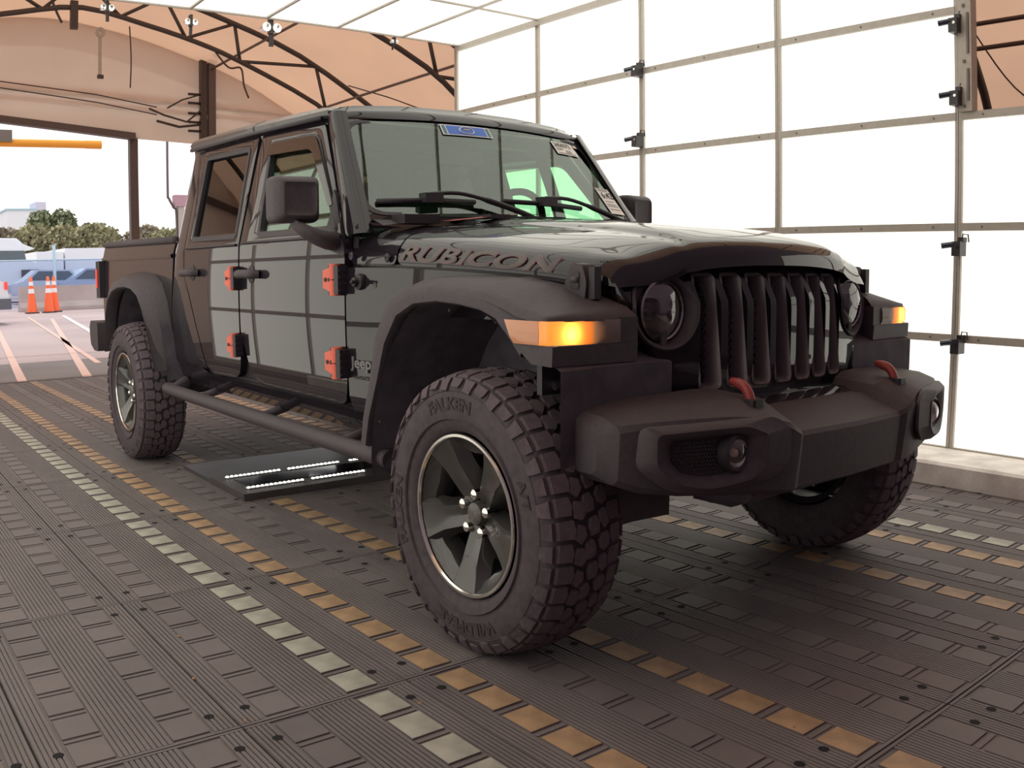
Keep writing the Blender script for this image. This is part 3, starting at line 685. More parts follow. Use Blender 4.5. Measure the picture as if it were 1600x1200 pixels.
# ================================================================== SCANNER PLATE ON THE FLOOR
sp = empty('underbody_scanner', (-2.4, 0, 0), 'flat dark scanner plate with two rows of bright white LEDs under the truck', 'scanner')
SPM = noisy(mat('grey_metal_plate', (.085, .074, .076), .45, .3), 6, .15)
def plat(bm, x0, x1, y0, y1, z0, z1): box(bm, (x0, y0, z0), (x1, y1, z1))
bm = B(); plat(bm, -2.98, -2.52, -.74, .74, .001, .022); bevel(bm, .006, 1); fin(bm, 'approach_plate', SPM, sp)
bm = B(); plat(bm, -2.53, -2.06, -.745, .745, .001, .036); bevel(bm, .008, 2); fin(bm, 'scanner_housing', SPM, sp)
bm = B(); plat(bm, -2.40, -2.22, -.66, .66, .034, .0385); fin(bm, 'glass_slot', mat('scanner_glass', (.01, .01, .012), .08), sp)
for x in (-2.455, -2.165):
    for s0 in (-.69, -.34, .03, .38):
        bm = B(); box(bm, (x-.018, s0, .034), (x+.018, s0+.31, .040)); fin(bm, 'led_strip', mat('led_strip_white', (.3, .3, .3), .4), sp)
        bm = B()
        for k in range(13):
            lathe(bm, [(.040, .009), (.044, .007), (.045, .001)], 6, 'z', (x, s0+.012+k*.024, 0))
        fin(bm, 'led_row', LEDP, sp)

# ================================================================== PICKUP TRUCK
# vehicle frame: x forward from the front axle, y to its left, z up
AX, AZ, RT = -3.487, .3975, .406
truck = empty('pickup_truck', (-1.74, 0, 0), 'black four-door pickup truck with red-orange door hinges and big all-terrain tyres', 'truck')
def yside(x, z):
    """half width of the body side"""
    if z > 1.2: y = .745 - .235*(z-1.2)
    elif z > .62: y = .745 + .006*sin(pi*(z-.62)/.58)
    else: y = .745 - .30*(.62-z)
    if x > -.96: y -= .030*(x+.96)/.31
    if x < -2.95: y -= .008
    return y
def panel(name, poly, s, m, parent, off=0, th=.018, dx=.12, dz=.055, yfn=None, smooth=True, bev=0):
    """skin panel from an (x, z) outline laid on the body side; s = -1 right, +1 left"""
    yfn = yfn or yside
    bm = B(); f = bm.faces.new([bm.verts.new((x, 0, z)) for x, z in poly])
    xs = [p[0] for p in poly]; zs = [p[1] for p in poly]
    def cuts(a, b, d, extra=()):
        n = max(1, int((b-a)/d)); return [a+(b-a)*i/n for i in range(1, n)] + [e for e in extra if a+.01 < e < b-.01]
    for z in cuts(min(zs), max(zs), dz, (1.2, .62)): bmesh.ops.bisect_plane(bm, geom=bm.verts[:]+bm.edges[:]+bm.faces[:], plane_co=(0, 0, z), plane_no=(0, 0, 1))
    for x in cuts(min(xs), max(xs), dx): bmesh.ops.bisect_plane(bm, geom=bm.verts[:]+bm.edges[:]+bm.faces[:], plane_co=(x, 0, 0), plane_no=(1, 0, 0))
    for v in bm.verts: v.co.y = s*(yfn(v.co.x, v.co.z)+off)
    r = bmesh.ops.extrude_face_region(bm, geom=bm.faces[:])
    for v in [g for g in r['geom'] if isinstance(g, bmesh.types.BMVert)]: v.co.y -= s*th
    return fin(bm, name, m, parent, smooth, auto=35)
def ringpanel(name, outer, inner, s, m, parent, off=0, th=.02, depth=None, yfn=None, crown=0):
    """band between two outlines with the same number of points"""
    yfn = yfn or yside
    bm = B(); n = len(outer); lv = []
    K = 3
    for k in range(K+1):
        t = k/K; o2 = off + crown*sin(pi*t)
        lv.append([bm.verts.new((outer[i][0]*(1-t)+inner[i][0]*t, s*(yfn(outer[i][0]*(1-t)+inner[i][0]*t, outer[i][1]*(1-t)+inner[i][1]*t)+o2), outer[i][1]*(1-t)+inner[i][1]*t)) for i in range(n)])
    bo = [bm.verts.new((v.co.x, v.co.y - s*th, v.co.z)) for v in lv[0]]; bi = [bm.verts.new((v.co.x, v.co.y - s*th, v.co.z)) for v in lv[-1]]
    L = [bo] + lv + [bi, bo]
    for a, b in zip(L[:-1], L[1:]):
        for i in range(n):
            j = (i+1) % n; bm.faces.new((a[i], a[j], b[j], b[i]))
    return fin(bm, name, m, parent, True, auto=40)
def inset2(poly, d):
    n = len(poly); out = []
    for i in range(n):
        a, p, b = Vector(poly[i-1]), Vector(poly[i]), Vector(poly[(i+1) % n])
        e1 = (p-a).normalized(); e2 = (b-p).normalized()
        n1 = Vector((-e1.y, e1.x)); n2 = Vector((-e2.y, e2.x)); nn = (n1+n2)
        nn = nn.normalized() if nn.length > 1e-6 else n1
        k = d/max(.3, nn.dot(n1)); q = p + nn*k; out.append((q.x, q.y))
    return out
def area(p): return sum(p[i-1][0]*p[i][1]-p[i][0]*p[i-1][1] for i in range(len(p)))/2
def grow(p, d):  # d > 0 shrinks
    return inset2(p, d if area(p) > 0 else -d)

# ---------------------------------------------------------------- wheels
def rimtyre(cx, cy, s, full=True):
    """s = -1 right side (outer face towards -y)"""
    whl = empty('wheel', (cx, cy, AZ)); whl.rotation_euler = (0, 0, 0); whl.parent = truck; whl.matrix_parent_inverse = world_of(truck).inverted()
    return whl
def tyre_meshes():
    """tyre with its outer face to -y, centred on the axle"""
    # carcass: (y, r)
    prof = [(-.100, .232), (-.116, .240), (-.128, .262), (-.1345, .300), (-.134, .335), (-.126, .368), (-.112, .386), (-.098, .3935), (-.05, .3965), (0, .3975),
            (.05, .3965), (.098, .3935), (.112, .386), (.126, .368), (.134, .335), (.1345, .300), (.128, .262), (.116, .240), (.100, .232)]
    bm = B(); lathe(bm, prof, 96); 
    for r0 in (.275, .352):
        lathe(bm, [(-.131 if r0 < .3 else -.1285, r0-.003), (-.1375 if r0 < .3 else -.132, r0), (-.131 if r0 < .3 else -.1285, r0+.003)], 96)
    for f in bm.faces:
        c_ = f.calc_center_median()
        if hypot(c_.x, c_.z) > .3865: f.material_index = 1
    carc = fin(bm, 'carcass', [RUB, RUBD], None, True, auto=50)
    # tread blocks
    rg = random.Random(4); bm = B(); NP = 42
    def P(a, v, h):
        # v across tread in metres, negative = outer side
        av = abs(v); base = .3975 - .012*(av/.10)**2.6 if av < .108 else .3835 - (av-.108)*1.55
        r = base + h; return (r*cos(a), v, r*sin(a))
    def block(a, poly, h=.0105):
        b0 = []; b1 = []
        ca = sum(p[0] for p in poly)/len(poly); cv = sum(p[1] for p in poly)/len(poly)
        for da, v in poly:
            b0.append(bm.verts.new(P(a+da/.4, v, -.001))); b1.append(bm.verts.new(P(a+(ca+(da-ca)*.95)/.4, cv+(v-cv)*.965, h)))
        n = len(poly)
        if n > 6:
            c = bm.verts.new(P(a+ca/.4, cv, h))
            for i in range(n): bm.faces.new((b1[i], b1[(i+1) % n], c))
        else: bm.faces.new(b1)
        for i in range(n): bm.faces.new((b0[i], b0[(i+1) % n], b1[(i+1) % n], b1[i]))
    pt = 2*pi*.4/NP
    for i in range(NP):
        a = 2*pi*i/NP; j = (i % 2)
        for sg in (-1, 1):
            ex = .006*j
            # shoulder block wrapping over the edge
            off_ = (.0 if sg < 0 else .5*pt/.4)
            block(a + off_, [(-.42*pt, sg*(.066-ex)), (-.02*pt, sg*(.061-ex)), (.40*pt, sg*(.067-ex)), (.42*pt, sg*.1035), (-.41*pt, sg*.1035)])
            block(a + off_, [(-.41*pt, sg*.102), (.42*pt, sg*.102), (.41*pt, sg*.118), (-.40*pt, sg*.118)], .0095)
            # side lug running down the sidewall
            d = .5*pt/.4 if sg > 0 else 0
            q = []
            for da, r, o in ((-.38, .386, .1165), (.38, .386, .1165), (.36, .372, .1265), (.30, .356+.010*j, .1322), (-.28, .352+.010*j, .1325), (-.36, .370, .1270)):
                aa = a + d + da*pt/.4; q.append((aa, r, sg*o))
            lo = [bm.verts.new((r*cos(t), y*.985, r*sin(t))) for t, r, y in q]; hi = [bm.verts.new(((r+.002)*cos(t), y*1.035, (r+.002)*sin(t))) for t, r, y in q]
            bm.faces.new(hi)
            for k in range(6): bm.faces.new((lo[k], lo[(k+1) % 6], hi[(k+1) % 6], hi[k]))
            # intermediate hexagonal blocks
            o2 = .25*pt*sg
            block(a+o2/.4, [(-.46*pt, sg*.040), (-.22*pt, sg*.057), (.20*pt, sg*.054), (.44*pt, sg*.045), (.30*pt, sg*.026), (-.10*pt, sg*.022)] if j else
                  [(-.44*pt, sg*.036), (-.30*pt, sg*.055), (.14*pt, sg*.060), (.42*pt, sg*.050), (.38*pt, sg*.030), (.02*pt, sg*.020), (-.30*pt, sg*.024)])
        # centre blocks, zigzag
        k = .007 if j else -.007
        block(a, [(-.44*pt, -.013+k), (-.12*pt, -.019+k), (.34*pt, -.014+k), (.44*pt, .006+k), (.12*pt, .017+k), (-.34*pt, .014+k)])
    tread = fin(bm, 'tread', RUBT, None)
    # sipes/letters
    return carc.data, tread.data, (carc, tread)
CARC, TREAD, _tmp = tyre_meshes()
for o in _tmp: bpy.data.objects.remove(o)
def rim_meshes():
    out = []
    bm = B(); lathe(bm, [(-.118, .2335), (-.122, .231), (-.122, .2235), (-.116, .220)], 96); lip = fin(bm, 'rim_lip', RIML, None, True, auto=50); out.append(lip)
    bm = B(); lathe(bm, [(-.117, .2215), (-.092, .214), (-.055, .206), (-.02, .200), (.09, .200), (.11, .225)], 72); out.append(fin(bm, 'rim_barrel', RIMD, None, True, auto=50))
    # scalloped outer shelf with five pockets + five spokes
    bm = B()
    for k in range(5):
        a0 = radians(-90 + 72*k)
        def Q(da, r, y): return (r*cos(a0+da), y, r*sin(a0+da))
        # spoke: stations along radius: (r, half width top, y of top, half width base, y base)
        st_ = [(.040, .024, -.064, .029, -.020), (.060, .034, -.068, .043, -.022), (.085, .036, -.076, .048, -.028), (.120, .038, -.086, .054, -.040), (.150, .040, -.094, .056, -.052), (.185, .050, -.102, .068, -.066), (.2235, .063, -.1145, .084, -.088)]
        rows = []
        for r, wt, yt, wb, yb in st_:
            g = .006*max(0, 1-(r-.04)/.12)     # shallow groove along the spoke
            pts = [(-wb, yb), (-wt*1.05, yt+.012), (-wt*.88, yt), (-wt*.35, yt+.001), (0, yt+g), (wt*.35, yt+.001), (wt*.88, yt), (wt*1.05, yt+.012), (wb, yb)]
            rows.append([Q(p/r if r > .05 else p/.05, r, y) for p, y in pts])
        grid(bm, rows)
    out.append(fin(bm, 'rim_spokes', RIM, None, True, auto=28))
    bm = B()
    for k in range(5):
        a0 = radians(-90 + 36 + 72*k)
        # recessed shelf between spokes next to the barrel: crescent
        rows = []
        for t in range(9):
            da = radians(-30 + 60*t/8); rin = .172 + .022*abs(t-4)/4
            rows.append([(r*cos(a0+da), y, r*sin(a0+da)) for r, y in ((.2215, -.113), (.210, -.096), (rin+.006, -.084), (rin, -.066), (rin-.002, -.03))])
        grid(bm, rows)
    out.append(fin(bm, 'rim_shelf', RIM, None, True, auto=35))
    bm = B(); lathe(bm, [(-.058, .001), (-.060, .036), (-.050, .043), (-.020, .046), (.0, .060)], 40); out.append(fin(bm, 'wheel_hub', RIM, None, True, auto=40))
    bm = B(); lathe(bm, [(-.084, .001), (-.084, .026), (-.079, .032), (-.058, .035)], 28); out.append(fin(bm, 'centre_cap', noisy(mat('dark_cap', (.13, .12, .11), .4), 90, .3), None, True, auto=40))
    bm = B(); lathe(bm, [(.0, .05), (.0, .150), (.02, .150), (.02, .05)], 40); out.append(fin(bm, 'brake_disc', mat('brake_steel', (.12, .11, .10), .35, .7), None, True, auto=40))
    bm = B(); box(bm, (.05, -.02, .06), (.13, .05, .14)); bevel(bm, .015, 2); out.append(fin(bm, 'brake_caliper', UNDER, None, True, auto=40))
    bm = B(); lathe(bm, [(-.090, .001), (-.089, .008), (-.084, .0145), (-.055, .0155)], 12); out.append(fin(bm, 'lug_nut', CHR, None, True, auto=40))
    res = [(o.name.split('.')[0], o.data) for o in out]
    for o in out: bpy.data.objects.remove(o)
    return res
RIMP = rim_meshes()
def arc_text(s, r, amid, up, size, parent, off):
    """raised letters round the sidewall; up=+1 tops outward"""
    def fn(u, v, w_):
        rr = r + (v-.5*size*.7)*up; a = amid - up*u/r
        return (rr*cos(a), -(.1325 + off + w_ - 2.2*max(0, rr-.335)*.12), rr*sin(a))
    return text_obj(s, 'sidewall_letters', RUBD, parent, fn, size, offset=size*.035, extrude=.0008, sx=1.25, align='CENTER', res=2)
WH = []
def wheel(cx, cy, s, rotdeg, letters=True):
    wl = empty('wheel', (cx, cy, AZ)); wl.rotation_euler = (0, radians(rotdeg), 0 if s < 0 else pi)
    wl.parent = truck; wl.matrix_parent_inverse = world_of(truck).inverted()
    def add(nm, me, par=wl):
        o = bpy.data.objects.new(nm, me); COL.objects.link(o); o.parent = par; return o
    ty = add('tyre', CARC); 
    t2 = add('tread', TREAD); tag(t2, kind='stuff')
    for nm, me in RIMP:
        if nm == 'lug_nut':
            for k in range(5):
                a = radians(90+72*k); o = add('lug_nut', me); o.location = (.0575*cos(a), 0, .0575*sin(a))
        else: add(nm, me)
    WH.append(wl); return wl, ty
w1, ty1 = wheel(0, -.790, -1, 3)
for txt, r, am, up, size in (('FALKEN', .318, radians(100), 1, .048), ('WILDPEAK', .318, radians(-82), 1, .046), ('A/T', .318, radians(25), 1, .040), ('FALKEN', .318, radians(190), 1, .048)):
    cu_parent = empty('tmp', (0, 0, 0)); bpy.data.objects.remove(cu_parent)
    o = arc_text(txt, r, am, up, size, None, .0035); o.parent = w1
w2, ty2 = wheel(AX, -.790, -1, 40)
w3, ty3 = wheel(0, .790, 1, 10)
w4, ty4 = wheel(AX, .790, 1, 0)

# ---------------------------------------------------------------- body side, doors
for s in (-1, 1):
    # sill and lower tub
    panel('rocker_panel', rnd([(-.66, .60), (-.70, .50), (-.96, .49), (-2.95, .49), (-3.03, .53), (-3.05, .70), (-2.86, .66), (-2.50, .575), (-.96, .570)], .01, 1), s, PAINT, truck, off=-.006, th=.05)
    # cowl side panel ahead of the front door
    panel('cowl_side', [(-.955, .565), (-.60, .565), (-.60, .93), (-.2, .93), (.16, .93), (.20, 1.0), (.20, 1.038), (.05, 1.052), (-.30, 1.073), (-.62, 1.086), (-.955, 1.092)], s, PAINT, truck, th=.025,
          yfn=lambda x, z: yside(x, z) if x < -.62 else ip(x, [-.62, .05, .22], [yside(-.62, z), .673, .652]))
    # front door lower skin
    fd = [(-.966, 1.205), (-.966, .66), (-.985, .60), (-1.04, .578), (-1.80, .582), (-1.88, .610), (-1.995, .80), (-1.995, 1.205)]
    fd = rnd(fd, [.002, .04, .04, .04, .05, .05, .04, .002], 3)
    d1 = panel('front_door', fd, s, PAINT, truck, th=.03)
    fo = rnd([(-1.995, 1.200), (-.966, 1.200), (-1.335, 1.675), (-1.985, 1.712)], [.002, .002, .03, .02], 6)
    fi = rnd([(-1.80, 1.235), (-1.03, 1.228), (-1.375, 1.635), (-1.865, 1.658)], [.035, .03, .06, .05], 6)
    ringpanel('door_frame', fo, fi, s, PAINT, d1, off=.0, th=.03, crown=.003)
    ringpanel('window_seal', grow(fi, -.006), grow(fi, .022), s, PLASD, d1, off=.003, th=.03, crown=.004)
    panel('door_glass', grow(fi, .018), s, GLASSF, d1, off=-.014, th=.004)
    # smoked rain guard above the glass
    vt = [(-1.865, 1.655), (-1.375, 1.632), (-1.10, 1.33), (-1.135, 1.325), (-1.395, 1.578), (-1.862, 1.600)]
    panel('rain_guard', rnd(vt, [.01, .05, .005, .005, .05, .01], 4), s, SMOKE, d1, off=.012, th=.004)
    # rear door
    rd = [(-2.012, 1.205), (-2.012, .70), (-2.03, .62), (-2.10, .588), (-2.43, .575), (-2.49, .61), (-2.72, .99), (-2.79, 1.06), (-2.79, 1.205)]
    rd = rnd(rd, [.002, .04, .03, .04, .04, .04, .08, .03, .002], 3)
    d2 = panel('rear_door', rd, s, PAINT, truck, th=.03)
    ro = rnd([(-2.79, 1.200), (-2.012, 1.200), (-2.025, 1.715), (-2.80, 1.742)], [.002, .002, .02, .02], 6)
    ri = rnd([(-2.69, 1.250), (-2.060, 1.243), (-2.105, 1.668), (-2.715, 1.690)], [.03, .03, .03, .04], 6)
    ringpanel('door_frame', ro, ri, s, PAINT, d2, off=0, th=.03, crown=.003)
    ringpanel('window_seal', grow(ri, -.006), grow(ri, .020), s, PLASD, d2, off=.003, th=.03, crown=.004)
    panel('door_glass', grow(ri, .016), s, GLASSR, d2, off=-.014, th=.004)
    bm = B(); pp = [(-2.565, s*(yside(0, 1.26)-.006), 1.255), (-2.575, s*(yside(0, 1.46)-.006), 1.46), (-2.585, s*(yside(0, 1.68)-.006), 1.685)]; tube(bm, pp, .009, 6); fin(bm, 'window_divider', PLASD, d2, True)
    # belt moulding line below the windows
    for d_, a, b in ((d1, -1.96, -1.0), (d2, -2.76, -2.04)):
        bm = B(); tube(bm, [(a, s*(.748), 1.213), ((a+b)/2, s*.7485, 1.211), (b, s*.748, 1.208)], .007, 6); fin(bm, 'belt_moulding', PLASD, d_, True)
    # C pillar / rear cab quarter
    panel('rear_quarter', rnd([(-2.803, 1.742), (-2.803, 1.07), (-2.73, .98), (-2.50, .60), (-3.04, .60), (-3.045, .88), (-2.965, 1.18), (-2.955, 1.745)], [.01, .03, .08, .01, .01, .05, .05, .01], 3), s, PAINT, truck, off=-.001, th=.05)
    # dark door gaps behind the skins
    panel('door_aperture', [(-.93, .56), (-.93, 1.20), (-1.30, 1.70), (-2.90, 1.745), (-2.90, .56)][0:1]+[(-.93, 1.205), (-2.90, 1.205), (-2.90, .60), (-2.6, .56)], s, PLASD, truck, off=-.034, th=.004)
    for a, zb, zt in ((-2.003, 1.2, 1.73), (-2.80, 1.2, 1.75)):
        bm = B(); tube(bm, [(a, s*(yside(a, zb)-.03), zb), (a, s*(yside(a, zt)-.03), zt)], .02, 6); fin(bm, 'pillar_seal', PLASD, truck, True)
    # A pillar side between door frame and windscreen
    rows_ = []
    for t in [i/10 for i in range(11)]:
        z = 1.205 + (1.700-1.205)*t; xd = -.968 - .366*t; yo = yside(-1, z) - .001
        xf = -.872 - .352*t; yf = .735 - .082*t
        rows_.append([(xd, s*(yo-.03), z), (xd+.004, s*yo, z), (xd*.6+xf*.4, s*(yo*.6+yf*.4+.006), z+.004), (xd*.2+xf*.8, s*(yo*.2+yf*.8+.001), z+.008), (xf, s*(yf-.022), z+.010), (xf+.004, s*(yf-.055), z+.010)])
    bm = B(); grid(bm, rows_); fin(bm, 'windscreen_pillar', PAINT, truck, True, auto=50)
    # hinges
    def hinge(xc, zc, k):
        h = empty('door_hinge', (xc, s*.76, zc)); h['label'] = 'red-orange painted door hinge with a black bracket'; h.parent = truck; h.matrix_parent_inverse = world_of(truck).inverted()
        y = yside(xc, zc)
        bm = B(); pl_ = [(xc-.105*k, zc-.030*k), (xc-.035*k, zc-.048*k), (xc-.035*k, zc+.048*k), (xc-.105*k, zc+.034*k)]
        prism(bm, pl_, 'y', s*(y-.004), s*(y+.026*k)); bevel(bm, .006, 2); fin(bm, 'hinge_leaf', ORG, h, True, auto=40)
        bm = B()
        for z0, z1 in ((zc-.058*k, zc-.002), (zc+.002, zc+.058*k)): tube(bm, [(xc-.018*k, s*(y+.018*k), z0), (xc-.018*k, s*(y+.018*k), z1)], .022*k, 14)
        fin(bm, 'hinge_knuckle', ORG, h, True, auto=40)
        bm = B(); box(bm, (xc+.002*k, min(s*(y-.004), s*(y+.036*k)), zc-.052*k), (xc+.036*k, max(s*(y-.004), s*(y+.036*k)), zc+.052*k)); bevel(bm, .004, 1)
        for q in range(4): box(bm, (xc+.037*k, s*(y+.016*k)-.017*k, zc+(-.042+.024*q)*k), (xc+.041*k, s*(y+.016*k)+.017*k, zc+(-.034+.024*q)*k))
        fin(bm, 'hinge_bracket', PLASD, h)
        bm = B()
        for xx in (-.082, -.052): lathe(bm, [(0, .001), (0, .008*k), (s*.004, .008*k), (s*.004, .001)], 10, 'y', (xc+xx*k, s*(y+.026*k), zc))
        fin(bm, 'hinge_bolts', PLASD, h)
        bm = B(); box(bm, (xc-.09*k, min(s*y, s*(y+.01)), zc-.058*k), (xc-.04*k, max(s*y, s*(y+.01)), zc-.045*k)); box(bm, (xc-.09*k, min(s*y, s*(y+.01)), zc+.04*k), (xc-.04*k, max(s*y, s*(y+.01)), zc+.053*k)); fin(bm, 'hinge_shim', PLASD, h)
    hinge(-.985, 1.048, 1.0); hinge(-.985, .742, 1.0); hinge(-2.02, 1.055, .95); hinge(-2.02, .748, .95)
    # door handles
    def handle(xc, zc, par):
        y = yside(xc, zc)
        bm = B(); tube(bm, smooth_pts([(xc-.085, s*(y+.006), zc), (xc-.07, s*(y+.034), zc+.001), (xc-.02, s*(y+.042), zc+.002), (xc+.04, s*(y+.042), zc+.002), (xc+.085, s*(y+.034), zc), (xc+.10, s*(y+.004), zc-.002)], 4), [.017]*3+[.020]*15+[.018]*3, 10); h = fin(bm, 'door_handle', PLAS, par, True, auto=50); h = par
        bm = B(); lathe(bm, [(-s*.002, .001), (s*.006, .034), (s*.002, .040), (-s*.004, .040)], 24, 'y', (xc+.01, s*y, zc)); fin(bm, 'handle_cup', PLASD, h, True, auto=50)
    handle(-1.86, 1.072, d1); handle(-2.66, 1.085, d2)
    bm = B(); lathe(bm, [(0, .001), (s*.004, .008), (s*.003, .012), (0, .013)], 16, 'y', (-1.90, s*(yside(0, 1.01)), 1.012)); fin(bm, 'key_lock', CHR, d1, True)
    # mirror: sail, arm, housing
    mr = empty('side_mirror', (-1.05, s*.8, 1.2)); mr.parent = truck; mr.matrix_parent_inverse = world_of(truck).inverted()
    bm = B(); prism(bm, rnd([(-1.12, 1.392), (-1.085, 1.36), (-.955, 1.14), (-.975, 1.135), (-1.09, 1.16), (-1.13, 1.20), (-1.105, 1.30)], .012, 2), 'y', s*.715, s*.752)
    for v in bm.verts: v.co.y -= s*max(0, (v.co.z-1.2))*.22
    bevel(bm, .005, 1); fin(bm, 'mirror_sail', PLASD, mr, True, auto=35)
    rows_ = []
    for t, (x, y, z, ry, rz) in enumerate(((-1.05, .735, 1.19, .050, .036), (-1.04, .78, 1.192, .056, .034), (-1.03, .83, 1.205, .052, .030), (-1.045, .87, 1.228, .045, .026), (-1.06, .90, 1.250, .030, .018))):
        rows_.append([(x + ry*cos(2*pi*k/14), s*y, z + rz*sin(2*pi*k/14)) for k in range(14)])
    bm = B(); grid(bm, rows_, closed=True); bm.faces.new([bm.verts[i] for i in range(14)] if False else [v for v in bm.verts[:][-14:]]); fin(bm, 'mirror_arm', PLAS, mr, True, auto=50)
    bm = B(); tube(bm, [(-1.0, s*.75, 1.15), (-.97, s*.752, 1.10)], .010, 8)
    bm.free()
    # housing: rounded box, forward face convex
    mx, my, mz = (-1.085, .886 if s < 0 else .862, 1.343) 
    bm = B(); prof = rnd([(-.088, -.086), (.088, -.086), (.088, .086), (-.088, .086)], .026, 4)
    rows_ = []
    for dx, sc_ in ((-.062, .90), (-.055, .985), (-.03, 1.0), (.0, .99), (.016, .965), (.034, .88), (.050, .76), (.053, .70), (.050, .66), (.046, .45)):
        rows_.append([(mx + dx - .10*(p[0]*sc_)*1.0, s*(my + p[0]*sc_), mz + p[1]*sc_) for p in prof])
    vv = grid(bm, rows_, closed=True); bm.faces.new(vv[-1]); bm.faces.new(vv[0][::-1]); fin(bm, 'mirror_housing', PLAS, mr, True, auto=60)
    bm = B(); q = [(mx-.064-.10*p[0]*.85, s*(my+p[0]*.85), mz+p[1]*.85) for p in prof]; bm.faces.new([bm.verts.new(p) for p in q]); fin(bm, 'mirror_glass', CHR, mr)
    # bolts on the cowl, antenna base and badge
    for x, z in ((-.918, 1.132), (-.70, 1.122)):
        bm = B(); lathe(bm, [(0, .001), (s*.006, .006), (s*.004, .014), (0, .016)], 14, 'y', (x, s*(yside(x, z)+.001), z)); fin(bm, 'torx_bolt', PLASD, truck, True, auto=40)
    # side step tube
    bm = B(); tube(bm, smooth_pts([(-2.90, s*.72, .50), (-2.865, s*.795, .468), (-2.80, s*.815, .462), (-.72, s*.815, .458), (-.64, s*.81, .458)], 4), [.03]+[.032]*16, 16); stp = fin(bm, 'side_step', PLAS, truck, True, auto=50)
    bm = B(); tube(bm, [(-.645, s*.81, .458), (-.615, s*.81, .458)], .034, 16); fin(bm, 'step_end_cap', PLASD, stp, True, auto=50)
    for x in (-2.5, -1.7, -.95):
        bm = B(); tube(bm, [(x, s*.80, .455), (x, s*.62, .50)], .02, 8); fin(bm, 'step_bracket', UNDER, stp, True)
    # inner sill darkness and frame rail
    bm = B(); box(bm, (-4.55, s*.44-.05, .50), (.45, s*.44+.05, .60)); fin(bm, 'frame_rail', UNDER, truck)
# antenna stub and passenger side badge (right side only)
bm = B(); lathe(bm, [(0, .030), (-.012, .028), (-.016, .018), (-.030, .016), (-.034, .001)], 20, 'y', (-.862, -yside(-.86, 1.04), 1.04)); an = fin(bm, 'antenna_base', PLASD, truck, True, auto=40)
bm = B(); tube(bm, [(-.862, -.775, 1.04), (-.83, -.79, 1.04)], [.008, .005], 8); fin(bm, 'antenna_stub', PLASD, an, True)
bm = B(); lathe(bm, [(0, .012), (-.001, .001)], 16, 'y', (-.775, -yside(-.77, 1.03)-.001, 1.028)); fin(bm, 'fender_plug', mat('plug_grey', (.05, .05, .048), .4), truck)
bm = B(); prism(bm, rnd([(-1.085, 1.135), (-1.06, 1.15), (-1.0, 1.195), (-1.025, 1.20)], .008, 2), 'y', -.752, -.78)
bm.free()
def badge(u, v, w_): 
    x = -.922 + u; z = .732 + v - .0; return (x, -(yside(x, z) + .004 + w_), z)
text_obj('Jeep', 'badge_lettering', mat('badge_grey', (.17, .165, .16), .35, .4), truck, badge, .056, offset=.0013, extrude=.003, sx=1.3)
bg_ = text_obj('Jeep', 'badge_dark_edge', PLASD, truck, lambda u, v, w_: badge(u, v, w_*.5-.003), .056, offset=.0032, extrude=.002, sx=1.3)  # darker, slightly larger copy of the letters behind the badge
text_obj('GLADIATOR', 'small_badge', mat('badge_dim', (.06, .058, .055), .4), truck, lambda u, v, w_: (-.925+u, -(yside(-.9, .67)+.002+w_), .690+v), .016, offset=.0004, extrude=.001, sx=1.3)

# ---------------------------------------------------------------- hood, cowl
HX = [-.98, -.65, -.30, .05, .22, .30, .345, .372, .388, .394]
H_yb = [.722, .716, .700, .676, .655, .642, .632, .622, .614, .610]
H_zb = [1.10, 1.095, 1.083, 1.062, 1.048, 1.042, 1.038, 1.034, 1.031, 1.028]
H_zr = [1.232, 1.214, 1.186, 1.153, 1.134, 1.122, 1.110, 1.094, 1.066, 1.034]
H_zc = [1.270, 1.256, 1.238, 1.212, 1.192, 1.180, 1.170, 1.156, 1.130, 1.092]
def hoodsec(x, n=6):
    yb, zb, zr, zc = (ip(x, HX, a) for a in (H_yb, H_zb, H_zr, H_zc))
    k = 1 if x < .2 else max(0, (.38-x)/.18)
    dome = .014*k
    half = [(yb, zb), (yb-.001, zb+(zr-zb)*.30), (yb-.020, zb+(zr-zb)*.62), (yb-.052, zr-.014*k), (yb-.105, zr), (yb-.20, zr+(zc-zr)*.42), (.40, zr+(zc-zr)*.62), (.365, zr+(zc-zr)*.66), (.335, zr+(zc-zr)*.78+dome*.9), (.25, zr+(zc-zr)*.9+dome), (.12, zc+dome*.8), (0, zc+dome*.8)]
    return half
def sweep(x, y): return x - (.0 if x < .1 else min(1, (x-.1)/.28))*.235*y*y
def hoodpt(x, s, P2): return (sweep(x, P2[0]), s*P2[0], P2[1])
def hoodgrid(xs):
    rows = []
    for x in xs:
        h = hoodsec(x); full = [(x, -1, p) for p in h] + [(x, 1, p) for p in h[::-1][1:]]
        rows.append([hoodpt(*f) for f in full])
    return rows
xs = [-.645 + i*(.20+.645)/9 for i in range(10)] + [.24, .28, .31, .335, .352, .365, .374, .381, .387, .391, .394]
bm = B(); vv = grid(bm, hoodgrid(xs))
# inner lip at the front
hood = fin(bm, 'hood', PAINT, truck, True, recalc=True)
m_ = hood.modifiers.new('s', 'SUBSURF'); m_.levels = m_.render_levels = 2
bm = B(); xs2 = [-.965, -.90, -.84, -.78, -.72, -.655]
rows_ = []
for x in xs2:
    h = hoodsec(x); kk = .0
    rows_.append([hoodpt(x, -1, p) for p in h] + [hoodpt(x, 1, p) for p in h[::-1][1:]])
grid(bm, rows_); cowl = fin(bm, 'cowl_panel', PAINT, truck, True); m_ = cowl.modifiers.new('s', 'SUBSURF'); m_.levels = m_.render_levels = 1
